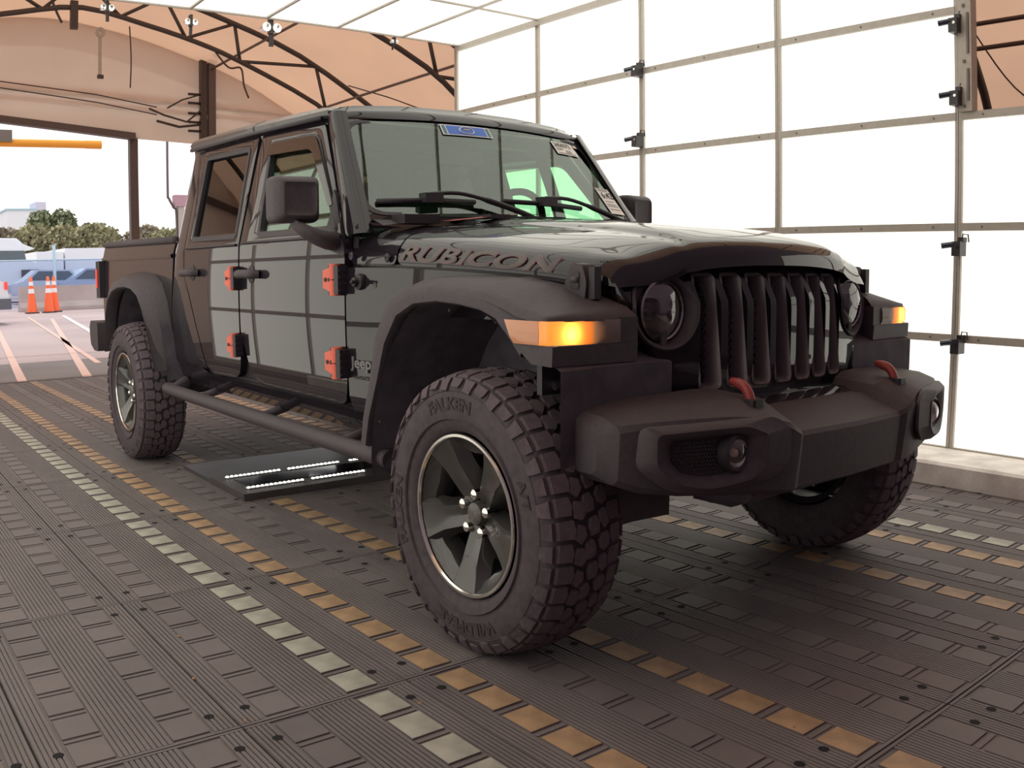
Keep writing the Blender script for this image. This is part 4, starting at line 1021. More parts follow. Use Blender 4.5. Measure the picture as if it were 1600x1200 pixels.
# dark strip under the hood side edge
for s in (-1, 1):
    bm = B(); grid(bm, [[(x, s*(ip(x, HX, H_yb)-.012), ip(x, HX, H_zb)+.004) , (x, s*(ip(x, HX, H_yb)-.014), ip(x, HX, H_zb)-.03)] for x in [-.96+.136*i for i in range(10)]]); fin(bm, 'hood_gap', PLASD, truck)
# RUBICON graphic on the hood side
def hood_on(x, z, s=-1, off=.0015):
    h = hoodsec(x)
    for i in range(len(h)-1):
        if h[i][1] <= z <= h[i+1][1]:
            t = (z-h[i][1])/(h[i+1][1]-h[i][1]+1e-9); y = h[i][0]*(1-t)+h[i+1][0]*t
            d = Vector((h[i+1][0]-h[i][0], h[i+1][1]-h[i][1])).normalized(); nrm = (d.y, -d.x)
            return (sweep(x, y), s*(y+off*abs(nrm[0])+off*.3), z+off*.5)
    return (x, s*h[0][0], z)
SUB = .0035
def rub(o):
    def fn(u, v, w_):
        x = -.640 + u; z = 1.116 - .060*(u) + v*(1.32 - .30*u)
        return hood_on(x, z, -1, o)
    return fn
def flatten_tri(o):
    bm = bmesh.new(); bm.from_mesh(o.data)
    bmesh.ops.triangulate(bm, faces=bm.faces[:])
    for _ in range(2): bmesh.ops.subdivide_edges(bm, edges=[e for e in bm.edges if e.calc_length() > .02], cuts=1)
    bm.to_mesh(o.data); bm.free()
t1 = text_obj('RUBICON', 'hood_graphic_outline', DECR, hood, rub(.0020), .052, offset=.0022, sx=3.12, shear=.30, spacing=1.06)
t2_ = text_obj('RUBICON', 'hood_graphic_fill', DECAL, hood, rub(.0030), .052, offset=.0013, sx=3.12, shear=.30, spacing=1.06)
# red strip and washer nozzle at the rear of the hood
bm = B(); grid(bm, [[(-.70+.0*i, y, ip(abs(y), [0, .2, .35, .6], [1.283, 1.280, 1.265, 1.238])+.004), (-.62, y, ip(abs(y), [0, .2, .35, .6], [1.283, 1.280, 1.265, 1.238])+.001)] for i, y in enumerate([-.50+.05*k for k in range(10)])]); fin(bm, 'red_hood_strip', REDH, hood)
def onhood(x, y):
    h = hoodsec(x)
    for i in range(len(h)-1):
        if h[i+1][0] <= abs(y) <= h[i][0]:
            t = (h[i][0]-abs(y))/(h[i][0]-h[i+1][0]+1e-9); return h[i][1]*(1-t)+h[i+1][1]*t
    return h[-1][1]
for y in (-.30, .30):
    bm = B(); box(bm, (-.665, y-.045, onhood(-.64, y)), (-.615, y+.045, onhood(-.64, y)+.016)); bevel(bm, .006, 2); fin(bm, 'washer_nozzle', PLASD, hood, True, auto=35)
# hood latches
for s in (-1, 1):
    lt = empty('hood_latch', (.22, s*.665, 1.05)); lt.parent = truck; lt.matrix_parent_inverse = world_of(truck).inverted()
    yb = ip(.2, HX, H_yb)
    bm = B(); prism(bm, rnd([(.165, 1.005), (.255, .998), (.262, 1.045), (.245, 1.092), (.205, 1.096), (.180, 1.05)], .008, 2), 'y', s*(yb-.015), s*(yb+.030)); bevel(bm, .004, 1)
    fin(bm, 'latch_body', PLAS, lt, True, auto=35)
    bm = B(); prism(bm, rnd([(.198, 1.028), (.234, 1.025), (.236, 1.072), (.208, 1.074)], .006, 2), 'y', s*(yb+.029), s*(yb+.0325)); fin(bm, 'latch_opening', PLASD, lt)
    bm = B(); tube(bm, [(.206, s*(yb+.028), 1.05), (.232, s*(yb+.028), 1.05)], .010, 8); fin(bm, 'latch_pin', PLAS, lt, True)
    bm = B(); box(bm, (.262, s*(yb+.01)-.012, 1.0), (.285, s*(yb+.01)+.012, 1.085)); bevel(bm, .004, 1); fin(bm, 'latch_bracket', PLASD, lt)
# ---------------------------------------------------------------- grille
def gx(y, z):
    return .398 - .235*y*y - .50*max(0, z-.985) - .04*max(0, .80-z)
def gw(z):  # half width of the grille face at height z
    return ip(z, [.64, .70, .80, .92, 1.0, 1.10], [.33, .405, .475, .545, .585, .600])
grille = empty('grille', (.38, 0, .75)); grille.parent = truck; grille.matrix_parent_inverse = world_of(truck).inverted()
SY = [(-.315 + .105*i) for i in range(7)]
HLY, HLZ, HLR = .468, .966, .104
def slot_poly(yc):
    return rnd([(yc-.0385, .742), (yc+.0385, .742), (yc+.0385, 1.066), (yc-.0385, 1.066)], [.018, .018, .014, .014], 4)
def face_with_holes(outline, holes, fn, th, m, name, parent, cutsz=(), cutsy=()):
    """filled face with holes, mapped by fn and given thickness"""
    bm = B(); edges = []
    def loop(poly):
        vs_ = [bm.verts.new((p[0], p[1], 0)) for p in poly]
        for i in range(len(vs_)): edges.append(bm.edges.new((vs_[i], vs_[(i+1) % len(vs_)])))
    loop(outline)
    for h in holes: loop(h)
    bmesh.ops.triangle_fill(bm, use_beauty=True, use_dissolve=False, edges=edges, normal=(0, 0, 1))
    for z in cutsz: bmesh.ops.bisect_plane(bm, geom=bm.verts[:]+bm.edges[:]+bm.faces[:], plane_co=(0, z, 0), plane_no=(0, 1, 0))
    for y in cutsy: bmesh.ops.bisect_plane(bm, geom=bm.verts[:]+bm.edges[:]+bm.faces[:], plane_co=(y, 0, 0), plane_no=(1, 0, 0))
    for v in bm.verts: v.co = Vector(fn(v.co.x, v.co.y))
    r = bmesh.ops.extrude_face_region(bm, geom=bm.faces[:])
    for v in [g for g in r['geom'] if isinstance(g, bmesh.types.BMVert)]: v.co.x -= th
    return fin(bm, name, m, parent, True, auto=30)
zs_ = [.655, .70, .80, .92, 1.0, 1.07, 1.10]
outl = [(gw(z), z) for z in zs_] + [(-gw(z), z) for z in zs_[::-1]]
outl = [(p[0], p[1]) for p in outl]
holes = [grow(slot_poly(y), 0)[::-1] for y in SY] + [[(sy*HLY + HLR*cos(-2*pi*k/32), HLZ + HLR*sin(-2*pi*k/32)) for k in range(32)] for sy in (-1, 1)]
face_with_holes(outl, holes, lambda y, z: (gx(y, z), y, z), .045, PAINT, 'grille_shell', grille, cutsz=[.72+.03*i for i in range(13)], cutsy=[-.55+.05*i for i in range(23)])
SURR = mat('slot_surround', (.17, .145, .155), .42, 0, .2)
HONEY = mat('grille_mesh_black', (.010, .009, .012), .4)
for y in SY:
    sp_ = slot_poly(y); inn = grow(sp_, .010)
    bm = B(); L = []
    for poly, dx in ((grow(sp_, -.004), .002), (sp_, .007), (grow(sp_, .006), -.006), (inn, -.035), (inn, -.055)):
        L.append([bm.verts.new((gx(p[0], p[1])+dx, p[0], p[1])) for p in poly])
    for a, b in zip(L[:-1], L[1:]):
        for i in range(len(a)): bm.faces.new((a[i], a[(i+1) % len(a)], b[(i+1) % len(a)], b[i]))
    so = fin(bm, 'grille_slot', SURR, grille, True, auto=40)
    bm = B(); z = .75; row_ = 0
    while z < 1.06:   # honeycomb made of short zigzag bars
        off = .0075 if row_ % 2 else 0
        pts = []
        yy = y-.032; up_ = 0
        while yy <= y+.032:
            pts.append((gx(yy, z)-.048, yy, z + (.004 if (up_ + row_) % 2 else -.004))); yy += .0075; up_ += 1
        tube(bm, pts, .0022, 4, caps=False); z += .0125; row_ += 1
    tag(fin(bm, 'honeycomb_mesh', HONEY, grille), kind='stuff')
bm = B(); box(bm, (.18, -.40, .72), (.30, .40, 1.04)); fin(bm, 'radiator', mat('radiator_black', (.006, .005, .007), .7), truck)
# side return of the grille shell
for s in (-1, 1):
    bm = B(); grid(bm, [[(gx(gw(z), z)+.0, s*gw(z), z), (gx(gw(z), z)-.012, s*(gw(z)+.012), z), (gx(gw(z), z)-.10, s*(gw(z)+.016), z)] for z in [.655+.0445*i for i in range(11)]]); fin(bm, 'grille_edge', PAINT, grille, True)
    # headlamp bezel: flat ring then a cone inward, lamp sits proud in it
    hl = empty('headlamp', (.35, s*HLY, HLZ)); hl.parent = truck; hl.matrix_parent_inverse = world_of(truck).inverted()
    bm = B(); L = []
    for r, dx in ((HLR+.006, .004), (HLR+.001, .009), (HLR-.006, .004), (HLR-.018, -.030), (.080, -.050)):
        L.append([bm.verts.new(((gx(HLY + r*cos(2*pi*k/40)*0 + 0, HLZ) if dx < -.02 else gx(abs(s*HLY + r*cos(2*pi*k/40)), HLZ + r*sin(2*pi*k/40))) + dx, s*HLY + r*cos(2*pi*k/40), HLZ + r*sin(2*pi*k/40))) for k in range(40)])
    for a, b in zip(L[:-1], L[1:]):
        for i in range(40): bm.faces.new((a[i], a[(i+1) % 40], b[(i+1) % 40], b[i]))
    fin(bm, 'headlamp_bezel', PLAS, hl, True, auto=35)
    hx = gx(HLY, HLZ) - .045
    c = (hx, s*HLY, HLZ)
    bm = B(); lathe(bm, [(-.01, .088), (.030, .086), (.034, .081), (.030, .077)], 40, 'x', c); fin(bm, 'headlamp_rim', mat('dark_chrome_ring', (.30, .28, .27), .2, 1), hl, True, auto=40)
    bm = B(); lathe(bm, [(-.055, .001), (-.052, .02), (-.035, .052), (.0, .076), (.020, .077)], 40, 'x', c); fin(bm, 'reflector', REFL, hl, True, auto=60)
    bm = B(); box(bm, (hx-.03, s*HLY-.074, HLZ-.002), (hx+.004, s*HLY+.074, HLZ+.004)); box(bm, (hx-.03, s*HLY-.004, HLZ-.074), (hx+.002, s*HLY+.004, HLZ-.0)); fin(bm, 'reflector_divider', mat('lamp_grey', (.3, .29, .28), .3, .6), hl)
    bm = B(); box(bm, (hx-.035, s*HLY-.028, HLZ-.024), (hx+.012, s*HLY+.020, HLZ+.022)); bevel(bm, .008, 2); fin(bm, 'projector', mat('projector_metal', (.45, .44, .46), .2, .9), hl, True, auto=40)
    bm = B(); lathe(bm, [(.030, .078), (.040, .060), (.046, .030), (.048, .001)], 40, 'x', c); fin(bm, 'headlamp_lens', LENSC, hl, True)
# ---------------------------------------------------------------- fender flares
def flare(name, path, s, m, th=.03, lip=.028):
    """path: (x, z of the outer lip, x, z, y of the body join)"""
    rows = []
    for (xl, zl, xb, zb, yb) in path:
        yl = .873
        rows.append([(xb, s*yb, zb), (xb*.55+xl*.45, s*(yb*.5+yl*.5+.004), zb*.58+zl*.42+.006), (xb*.15+xl*.85, s*(yl-.006), zb*.25+zl*.75+.010), (xl, s*yl, zl+.002+.0), (xl, s*(yl+.001), zl-.0), ])
    return rows
for s in (-1, 1):
    # front flare: stations from rear foot over the arch to the nose
    #        lip x, lip z, crease x, crease z, join x, join z, join y
    ST = [(-.612, .505, -.650, .505, -.700, .505, .735), (-.585, .60, -.630, .60, -.672, .62, .737), (-.525, .73, -.575, .745, -.610, .77, .735),
          (-.475, .85, -.535, .880, -.560, .92, .733), (-.400, .940, -.455, .985, -.470, 1.030, .722), (-.300, .980, -.330, 1.030, -.36, 1.058, .715), (-.176, .990, -.19, 1.038, -.20, 1.062, .708),
          (-.060, .984, -.06, 1.030, -.06, 1.060, .700), (.040, .972, .04, 1.016, .05, 1.052, .690), (.110, .950, .115, .998, .13, 1.040, .675), (.165, .905, .195, .960, .20, 1.008, .650), (.215, .858, .255, .930, .28, .960, .610)]
    rows_ = []
    for xl, zl, xc, zc, xj, zj, yj in ST:
        yl = .873
        rows_.append([(xj, s*yj, zj), (xj*.5+xc*.5, s*(yj*.45+yl*.55), zj*.5+zc*.5+.005), (xc*.85+xj*.15, s*(yl-.022), zc+.004), (xc, s*(yl-.004), zc-.008), (xc*.5+xl*.5, s*(yl+.001), zc*.5+zl*.5), (xl, s*yl, zl), (xl, s*(yl-.012), zl-.006), (xl-.0, s*(yl-.05), zl-.002)])
    bm = B(); grid(bm, rows_)
    ff = fin(bm, 'front_fender_flare', PLAS, truck, True, auto=50)
    # nose box of the flare: top deck, front face, lower band
    nose = empty('fender_nose', (.2, s*.75, .9)); nose.parent = truck; nose.matrix_parent_inverse = world_of(truck).inverted()
    top = [(.205, .650), (.255, .868), (.322, .873), (.350, .845), (.345, .592), (.30, .588), (.24, .62)]
    # upper deck surface
    bm = B()
    deck = [[(x0, s*.678, z0+.004), (x0, s*.76, z0+.002), (x0, s*.845, z1+.006), (x0, s*.868, z1-.004), (x0, s*.874, z1-.020)] for x0, z0, z1 in ((.03, 1.054, 1.022), (.08, 1.044, 1.012), (.13, 1.038, 1.000))]
    deck += [[(.20, s*.652, 1.026), (.20, s*.76, 1.008), (.20, s*.848, .986), (.20, s*.870, .977), (.20, s*.876, .960)], [(.27, s*.628, 1.004), (.268, s*.76, .990), (.262, s*.848, .972), (.260, s*.872, .964), (.260, s*.879, .950)], [(.325, s*.600, .980), (.322, s*.75, .974), (.305, s*.848, .965), (.297, s*.868, .960), (.297, s*.873, .950)], [(.348, s*.590, .960), (.346, s*.74, .962), (.335, s*.840, .960), (.318, s*.866, .958), (.318, s*.870, .950)], [(.354, s*.590, .946), (.352, s*.74, .948), (.343, s*.83, .948), (.322, s*.866, .948), (.320, s*.871, .948)]]
    grid(bm, deck); fin(bm, 'nose_deck', PLAS, nose, True)
    # frame around the lamp: sides and lower band
    band = [(.195, .856), (.232, .842), (.335, .838), (.352, .838)]
    bm = B()
    prism(bm, [(.180, .892), (.262, .840), (.357, .838), (.361, .888), (.21, .892)], 'y', s*.594, s*.874); bevel(bm, .010, 2)
    for v in bm.verts:
        if abs(v.co.y) > .84: v.co.x -= max(0, v.co.x-.30)*(abs(v.co.y)-.84)*18*.45
    fin(bm, 'nose_band', PLAS, nose, True, auto=35)
    bm = B(); prism(bm, [(.25, s*.592), (.25, s*.640), (.352, s*.652), (.358, s*.592)], 'z', .885, .955); bevel(bm, .005, 1); fin(bm, 'nose_inner_cheek', PLAS, nose, True, auto=35)
    bm = B(); prism(bm, [(.24, .885), (.24, .955), (.160, .968), (.120, .970), (.150, .925), (.18, .885)], 'y', s*.80, s*.868); fin(bm, 'nose_core', PLAS, nose)
    LH = mat('lamp_housing_grey', (.62, .56, .52), .35, .3)
    bm = B(); box(bm, (.285, min(s*.64, s*.862), .884), (.292, max(s*.64, s*.862), .953)); fin(bm, 'lamp_housing', LH, nose)
    bm = B(); box(bm, (.25, min(s*.64, s*.862), .8885), (.345, max(s*.64, s*.862), .8905)); fin(bm, 'lamp_housing', LH, nose)
    bm = B(); box(bm, (.292, s*.742-.001, .889), (.347, s*.742+.001, .951)); fin(bm, 'lamp_divider', LH, nose)
    # lamp lenses: side amber, front amber, front clear
    def lens(poly, mt, nm):
        bm = B(); grid(bm, [[(q[0] + (q[2] if len(q) > 2 else 0), s*q[1], .890), (q[0]+.004 + (q[2]*.6 if len(q) > 2 else 0), s*(q[1]+.003), .905), (q[0]+.004 + (q[2]*.2 if len(q) > 2 else 0), s*(q[1]+.003), .935), (q[0], s*q[1], .950)] for q in poly]); return fin(bm, nm, mt, nose, True)
    AMBS = mat('amber_side_lens', (.62, .26, .13), .3, 0, .5, emit=(1, .4, .15), es=.05)
    lens([(.152, .876, .040), (.170, .878, .035), (.21, .879, .01), (.258, .880), (.296, .879)], AMBS, 'side_marker'); 
    lens([(.297, .879), (.322, .872), (.334, .855), (.342, .830), (.348, .775), (.349, .742)], LENSA, 'turn_signal')
    lens([(.349, .742), (.352, .70), (.354, .652)], LENSW, 'running_lamp')
    bm = B(); lathe(bm, [(-.012, .001), (-.008, .007), (0, .009), (.003, .007), (.005, .001)], 16, 'x', (.316, s*.812, .918)); fin(bm, 'bulb_glow', AMBL, nose, True)
    bl = bpy.data.lights.new('turn_signal_bulb', 'POINT'); bl.energy = .42; bl.shadow_soft_size = .004; bl.color = (1, .62, .30)
    blo = bpy.data.objects.new('turn_signal_bulb', bl); blo.location = (.329, s*.812, .918); link(blo, nose)
    # round corner start of the side marker
    # wheel liner
    bm = B(); rows_ = []
    for i in range(17):
        a = radians(-8 + 196*i/16); rr = .60 if 20 < i*12 < 180 else .60
        x = -.02 + .575*cos(a); z = .42 + .63*sin(a)
        x = max(-.64, min(.36, x)); z = min(1.0 - .42*max(0, x+.05), max(.40, z))
        rows_.append([(x, s*.862, z), (x, s*.60, z+.005), (x, s*.46, z)])
    grid(bm, rows_); fin(bm, 'wheel_liner', LINER, truck, True, auto=40)
    bm = B(); box(bm, (-.60, s*.47-.01, .40), (.34, s*.47+.01, 1.0)); fin(bm, 'inner_fender', LINER, truck)
    # coil spring and damper seen through the arch
    bm = B(); tube(bm, [(.05*cos(t*.9)-.02, s*.52+.05*sin(t*.9), .45+t*.011) for t in range(36)], .008, 6); fin(bm, 'coil_spring', UNDER, truck, True)
    # small screws along the arch lip
    for x, z in ((-.575, .60), (-.555, .70), (-.50, .81), (-.38, .95), (-.16, .975), (.06, .95)):
        bm = B(); lathe(bm, [(0, .001), (.003, .003), (0, .0045)], 8, 'y', (x+.012, s*.845, z-.012)); fin(bm, 'arch_screw', ALUD, ff)
    # metal bracket below the nose
    bm = B(); box(bm, (.255, s*.80-.05, .76), (.275, s*.80+.05, .84)); bevel(bm, .004, 1); fin(bm, 'nose_bracket', PLASD, nose)
    bm = B(); lathe(bm, [(0, .001), (.0, .014), (.012, .014), (.014, .001)], 8, 'x', (.276, s*.815, .785)); fin(bm, 'bracket_bolt', CHR, nose)
    # inner apron between the nose and the grille
    bm = B(); rows_ = [[(.30 - .18*t, s*(.40+.20*t), .50+.46*u) for t in (0, .3, .6, 1)] for u in (0, .3, .6, .85, 1)]; grid(bm, rows_); fin(bm, 'inner_apron', PLASD, truck, True)
    # rear flare
    SR = [(-2.985, .560, -3.10, .560), (-3.045, .66, -3.125, .67), (-3.125, .79, -3.17, .80), (-3.20, .89, -3.22, .93), (-3.29, .965, -3.29, 1.035), (-3.42, 1.005, -3.40, 1.085), (-3.56, 1.015, -3.55, 1.10), (-3.72, 1.01, -3.74, 1.10), (-3.87, .985, -3.90, 1.08), (-3.98, .93, -4.03, 1.02), (-4.05, .83, -4.10, .90), (-4.10, .70, -4.15, .73), (-4.125, .60, -4.17, .60)]
    # front leg of the rear flare leans back towards the body
    rows_ = []
    for i, (xl, zl, xb, zb) in enumerate(SR):
        xj = xb + (.09 if i < 4 else .09*max(0, (6-i))/3); 
        rows_.append([(xj, s*.735, zb+.0), (xb*.6+xl*.4+(xj-xb)*.6, s*.80, zb*.7+zl*.3+.012), (xb*.3+xl*.7, s*.858, zb*.45+zl*.55+.010), (xl, s*.873, zl), (xl-.0, s*.865, zl-.008), (xl, s*.80, zl-.004)])
    bm = B(); grid(bm, rows_); fin(bm, 'rear_fender_flare', PLAS, truck, True, auto=50)
    bm = B(); rows_ = []
    for i in range(17):
        a = radians(0 + 180*i/16); x = AX - .06 + .55*cos(a); z = .50 + .56*sin(a); z = min(1.02, z)
        rows_.append([(x, s*.80, z), (x, s*.48, z)])
    grid(bm, rows_); fin(bm, 'wheel_liner', LINER, truck, True)
    bm = B(); box(bm, (-4.10, s*.49-.01, .50), (-3.0, s*.49+.01, 1.05)); fin(bm, 'inner_fender', LINER, truck)
# ---------------------------------------------------------------- windscreen, header, roof
WT = (-1.223, .606, 1.668); WBt = (-.918, .680, 1.276)
def ws(u, v, off=0):
    """u -1..1 across, v 0 bottom..1 top"""
    x = WBt[0] + (WT[0]-WBt[0])*v; z = WBt[2] + (WT[2]-WBt[2])*v; hw = WBt[1] + (WT[1]-WBt[1])*v
    n = Vector((.79, 0, .61)); bow = .035*(1-u*u)
    p = Vector((x, u*hw, z)) + n*(bow+off); return p
wpoly = rnd([(-1, 0), (1, 0), (1, 1), (-1, 1)], [.16, .16, .13, .13], 8)
def wsgrid(name, poly, m, parent, off, th=.005, n=12):
    bm = B(); bm.faces.new([bm.verts.new((p[0], p[1], 0)) for p in poly])
    for i in range(1, n*2): bmesh.ops.bisect_plane(bm, geom=bm.verts[:]+bm.edges[:]+bm.faces[:], plane_co=(-1+i/n, 0, 0), plane_no=(1, 0, 0))
    for v in bm.verts: v.co = ws(v.co.x, v.co.y, off)
    r = bmesh.ops.extrude_face_region(bm, geom=bm.faces[:])
    for v in [g for g in r['geom'] if isinstance(g, bmesh.types.BMVert)]: v.co -= Vector((.79, 0, .61))*th
    return fin(bm, name, m, parent, True, auto=40)
wsf = empty('windscreen', (-1.07, 0, 1.45)); wsf.parent = truck; wsf.matrix_parent_inverse = world_of(truck).inverted()
bm = B(); bm.faces.new([bm.verts.new((p[0], p[1], 0)) for p in wpoly])
for i in range(1, 24): bmesh.ops.bisect_plane(bm, geom=bm.verts[:]+bm.edges[:]+bm.faces[:], plane_co=(-1+i/12, 0, 0), plane_no=(1, 0, 0))
for v in bm.verts: v.co = ws(v.co.x, v.co.y, .001)
fin(bm, 'windscreen_glass', GLASS, wsf, True)
def wsring(name, p0, p1, m, o0, o1, parent):
    bm = B(); a = [bm.verts.new(ws(p[0], p[1], o0)) for p in p0]; b = [bm.verts.new(ws(p[0], p[1], o1)) for p in p1]
    for i in range(len(a)): bm.faces.new((a[i], a[(i+1) % len(a)], b[(i+1) % len(a)], b[i]))
    return fin(bm, name, m, parent, True)
def scalepoly(p, a, b): return [(x*a, .5+(y-.5)*b) for x, y in p]
wsring('glass_border', scalepoly(wpoly, .978, .955), scalepoly(wpoly, 1.006, 1.012), PLASD, .003, .004, wsf)
wsring('windscreen_frame', scalepoly(wpoly, 1.004, 1.008), rnd([(-1.085, -.10), (1.085, -.10), (1.075, 1.105), (-1.075, 1.105)], [.05]*4, 8), PAINT, .001, -.006, wsf)
def roofsec(x):
    zr = ip(x, [-2.97, -2.06, -1.30], [1.768, 1.742, 1.706]); zt = ip(x, [-3.0, -2.15, -1.42, -1.27], [1.826, 1.796, 1.758, 1.735]); hw = ip(x, [-2.97, -1.30], [.626, .634])
    h = [(hw-.01, zr-.012), (hw+.008, zr-.006), (hw+.012, zr+.014), (hw-.008, zt-.020), (hw-.045, zt-.003), (hw-.12, zt+.008), (.30, zt+.024), (0, zt+.030)]
    return h
# header above the glass rolling into the roof
bm = B(); rows_ = []
for i in range(25):
    u = -1 + i/12
    p = ws(u*1.065, 1.03, .000); yy_ = u*.632; h_ = roofsec(-1.30)[::-1]; zz_ = ip(abs(yy_), [a[0] for a in h_[:6]], [a[1] for a in h_[:6]]); q = Vector((-1.262, yy_, zz_-.022)); r_ = Vector((-1.295, yy_*.995, zz_+.001))
    rows_.append([p, p.lerp(q, .5)+Vector((.010, 0, .006)), q, r_])
grid(bm, rows_); fin(bm, 'windscreen_header', PAINT, wsf, True)
# cowl strip with vents under the glass
bm = B(); rows_ = []
for i in range(21):
    u = -1+i/10; p = ws(u*1.0, -.07, .004); rows_.append([p, Vector((p.x+.03, p.y, 1.262)), Vector((-.79, p.y, 1.268 - .03*abs(u)**3))])
grid(bm, rows_); fin(bm, 'cowl_vent', PLASD, truck, True)
for y in (-.54, .0, .54):
    bm = B(); box(bm, (-.85, y-.075, 1.245), (-.76, y+.075, 1.278 if y else 1.285)); bevel(bm, .012, 2); fin(bm, 'cowl_bumper', PLASD, truck, True, auto=40)
# wipers
def wiper(y0, name='wiper'):
    wpr = empty('wiper', (-.9, y0, 1.3)); wpr.parent = truck; wpr.matrix_parent_inverse = world_of(truck).inverted()
    a = [ws((y0-.30+.0)/.67, .105, .014), ws((y0)/.67, .10, .022), ws((y0+.22)/.67, .085, .02), ws((y0+.36)/.67, .06, .016)]
    bm = B(); tube(bm, [ws((y0-.22)/.67, .125, .010), ws((y0)/.67, .115, .014), ws((y0+.20)/.67, .10, .012)], .011, 6); fin(bm, 'wiper_blade', PLASD, wpr, True)
    bm = B(); p = ws(y0/.67, .115, .024); box(bm, (p.x-.024, p.y-.040, p.z-.016), (p.x+.024, p.y+.040, p.z+.020)); bevel(bm, .015, 3); fin(bm, 'wiper_hub', PLASD, wpr, True, auto=50)
    bm = B(); tube(bm, smooth_pts([ws((y0)/.67, .15, .03), ws((y0+.12)/.67, .15, .036), ws((y0+.25)/.67, .08, .034), ws((y0+.40)/.67, -.04, .03), ws((y0+.47)/.67, -.10, .02)], 4), [.008]*8+[.012]*9, 8); fin(bm, 'wiper_arm', PLASD, wpr, True)
wiper(-.40); wiper(.16)
# roof shell in two front panels and a rear section
def roofgrid(xs, name, m, par, y0=-1, y1=1, ext=0):
    bm = B(); rows = []
    for x in xs:
        h = roofsec(x); rows.append([(x, -p[0], p[1]) for p in h] + [(x, p[0], p[1]) for p in h[::-1][1:]])
    grid(bm, rows); return fin(bm, name, m, par, True, auto=60)
roof = roofgrid([-1.292, -1.30, -1.34, -1.45, -1.6, -1.8, -2.0, -2.055], 'front_roof_panels', SATIN, truck)
roofgrid([-2.065, -2.2, -2.5, -2.8, -2.93, -2.96, -2.972], 'rear_roof', SATIN, truck)
bm = B(); rows_ = [[(-2.06, -p[0]*.995, p[1]-.004) for p in roofsec(-2.06)] + [(-2.06, p[0]*.995, p[1]-.004) for p in roofsec(-2.06)[::-1][1:]]]
for q in rows_[0]: pass
tube(bm, rows_[0], .008, 5); fin(bm, 'roof_seam', PLASD, roof, True)
for s in (-1, 1):  # strip closing the roof edge over the doors
    bm = B(); grid(bm, [[(x, s*(yside(-1.5, ip(x, [-2.96, -2.06, -1.31], [1.70, 1.675, 1.655]))-.012), ip(x, [-2.96, -2.06, -1.31], [1.70, 1.675, 1.655])), (x, s*.622, ip(x, [-2.96, -2.06, -1.31], [1.775, 1.748, 1.712]))] for x in (-2.955, -2.6, -2.06, -1.7, -1.33)]); fin(bm, 'roof_side_strip', PAINT, roof)
for s in (-1, 1):  # drip rail
    bm = B(); tube(bm, [(-2.95, s*.640, 1.752), (-2.06, s*.643, 1.726), (-1.34, s*.648, 1.694)], .010, 6); fin(bm, 'drip_rail', PLASD, roof, True)
# rear wall of the cab
bm = B()
zz = [.6, 1.2, 1.25, 1.35, 1.5, 1.65, 1.74, 1.80]
rows_ = []
for z in zz:
    x = -3.0 if z < 1.21 else -2.962; hw = min(yside(-2.9, z), .74)-.01 if z < 1.75 else .56
    rows_.append([(x, y*hw, z) for y in (-1, -.96, -.75, 0, .75, .96, 1)])
vv = [[bm.verts.new(p) for p in r] for r in rows_]
for i in range(len(vv)-1):
    for j in range(6):
        if 2 <= i <= 4 and 2 <= j <= 3: continue
        bm.faces.new((vv[i][j], vv[i][j+1], vv[i+1][j+1], vv[i+1][j]))
fin(bm, 'cab_rear_wall', PAINT, truck)
bm = B(); grid(bm, [[(-2.955, -.53, 1.25), (-2.955, .53, 1.25)], [(-2.955, -.50, 1.66), (-2.955, .50, 1.66)]]); fin(bm, 'rear_window', GLASSR, truck)
# headliner and floor of the cab
bm = B(); box(bm, (-2.94, -.58, 1.695), (-1.36, .58, 1.712)); fin(bm, 'headliner', HEADL, truck)
bm = B(); box(bm, (-2.95, -.70, .58), (-.62, .70, .62)); box(bm, (-.66, -.70, .45), (-.62, .70, 1.05)); fin(bm, 'cab_floor', PLASD, truck)
# interior
dsh = empty('dashboard', (-1.0, 0, 1.1)); dsh.parent = truck; dsh.matrix_parent_inverse = world_of(truck).inverted()
bm = B(); prism(bm, rnd([(-1.30, .95), (-.93, .95), (-.93, 1.235), (-1.05, 1.27), (-1.24, 1.262), (-1.30, 1.20)], .03, 3), 'y', -.66, .66); fin(bm, 'dash_body', DASH, dsh, True, auto=40)
bm = B(); prism(bm, rnd([(-1.32, 1.20), (-1.10, 1.20), (-1.10, 1.30), (-1.29, 1.31)], .03, 3), 'y', .22, .52); fin(bm, 'instrument_hood', DASH, dsh, True, auto=40)
bm = B(); rw = []
M_ = Matrix.Translation((-1.42, .37, 1.27)) @ Matrix.Rotation(radians(-66), 4, 'Y')
tube(bm, [M_ @ Vector((.185*cos(2*pi*k/32), .185*sin(2*pi*k/32), 0)) for k in range(32)], .017, 10, closed=True); sw = fin(bm, 'steering_wheel', DASH, truck, True)
bm = B()
for a in (0, pi, -pi/2): tube(bm, [M_ @ Vector((0, 0, -.01)), M_ @ Vector((.18*cos(a)*(1 if a != 0 else 1), .18*sin(a), 0)) if False else M_ @ Vector((.18*sin(a), .18*cos(a), 0))], [.03, .016], 8)
fin(bm, 'wheel_spokes', DASH, sw, True)
bm = B(); lathe(bm, [(-.02, .001), (-.015, .06), (.01, .065), (.02, .001)], 20, 'z'); 
for v in bm.verts: v.co = M_ @ v.co
fin(bm, 'horn_pad', DASH, sw, True)
bm = B(); tube(bm, [(-1.40, .37, 1.26), (-1.22, .37, 1.17)], .04, 8); fin(bm, 'steering_column', DASH, sw, True)
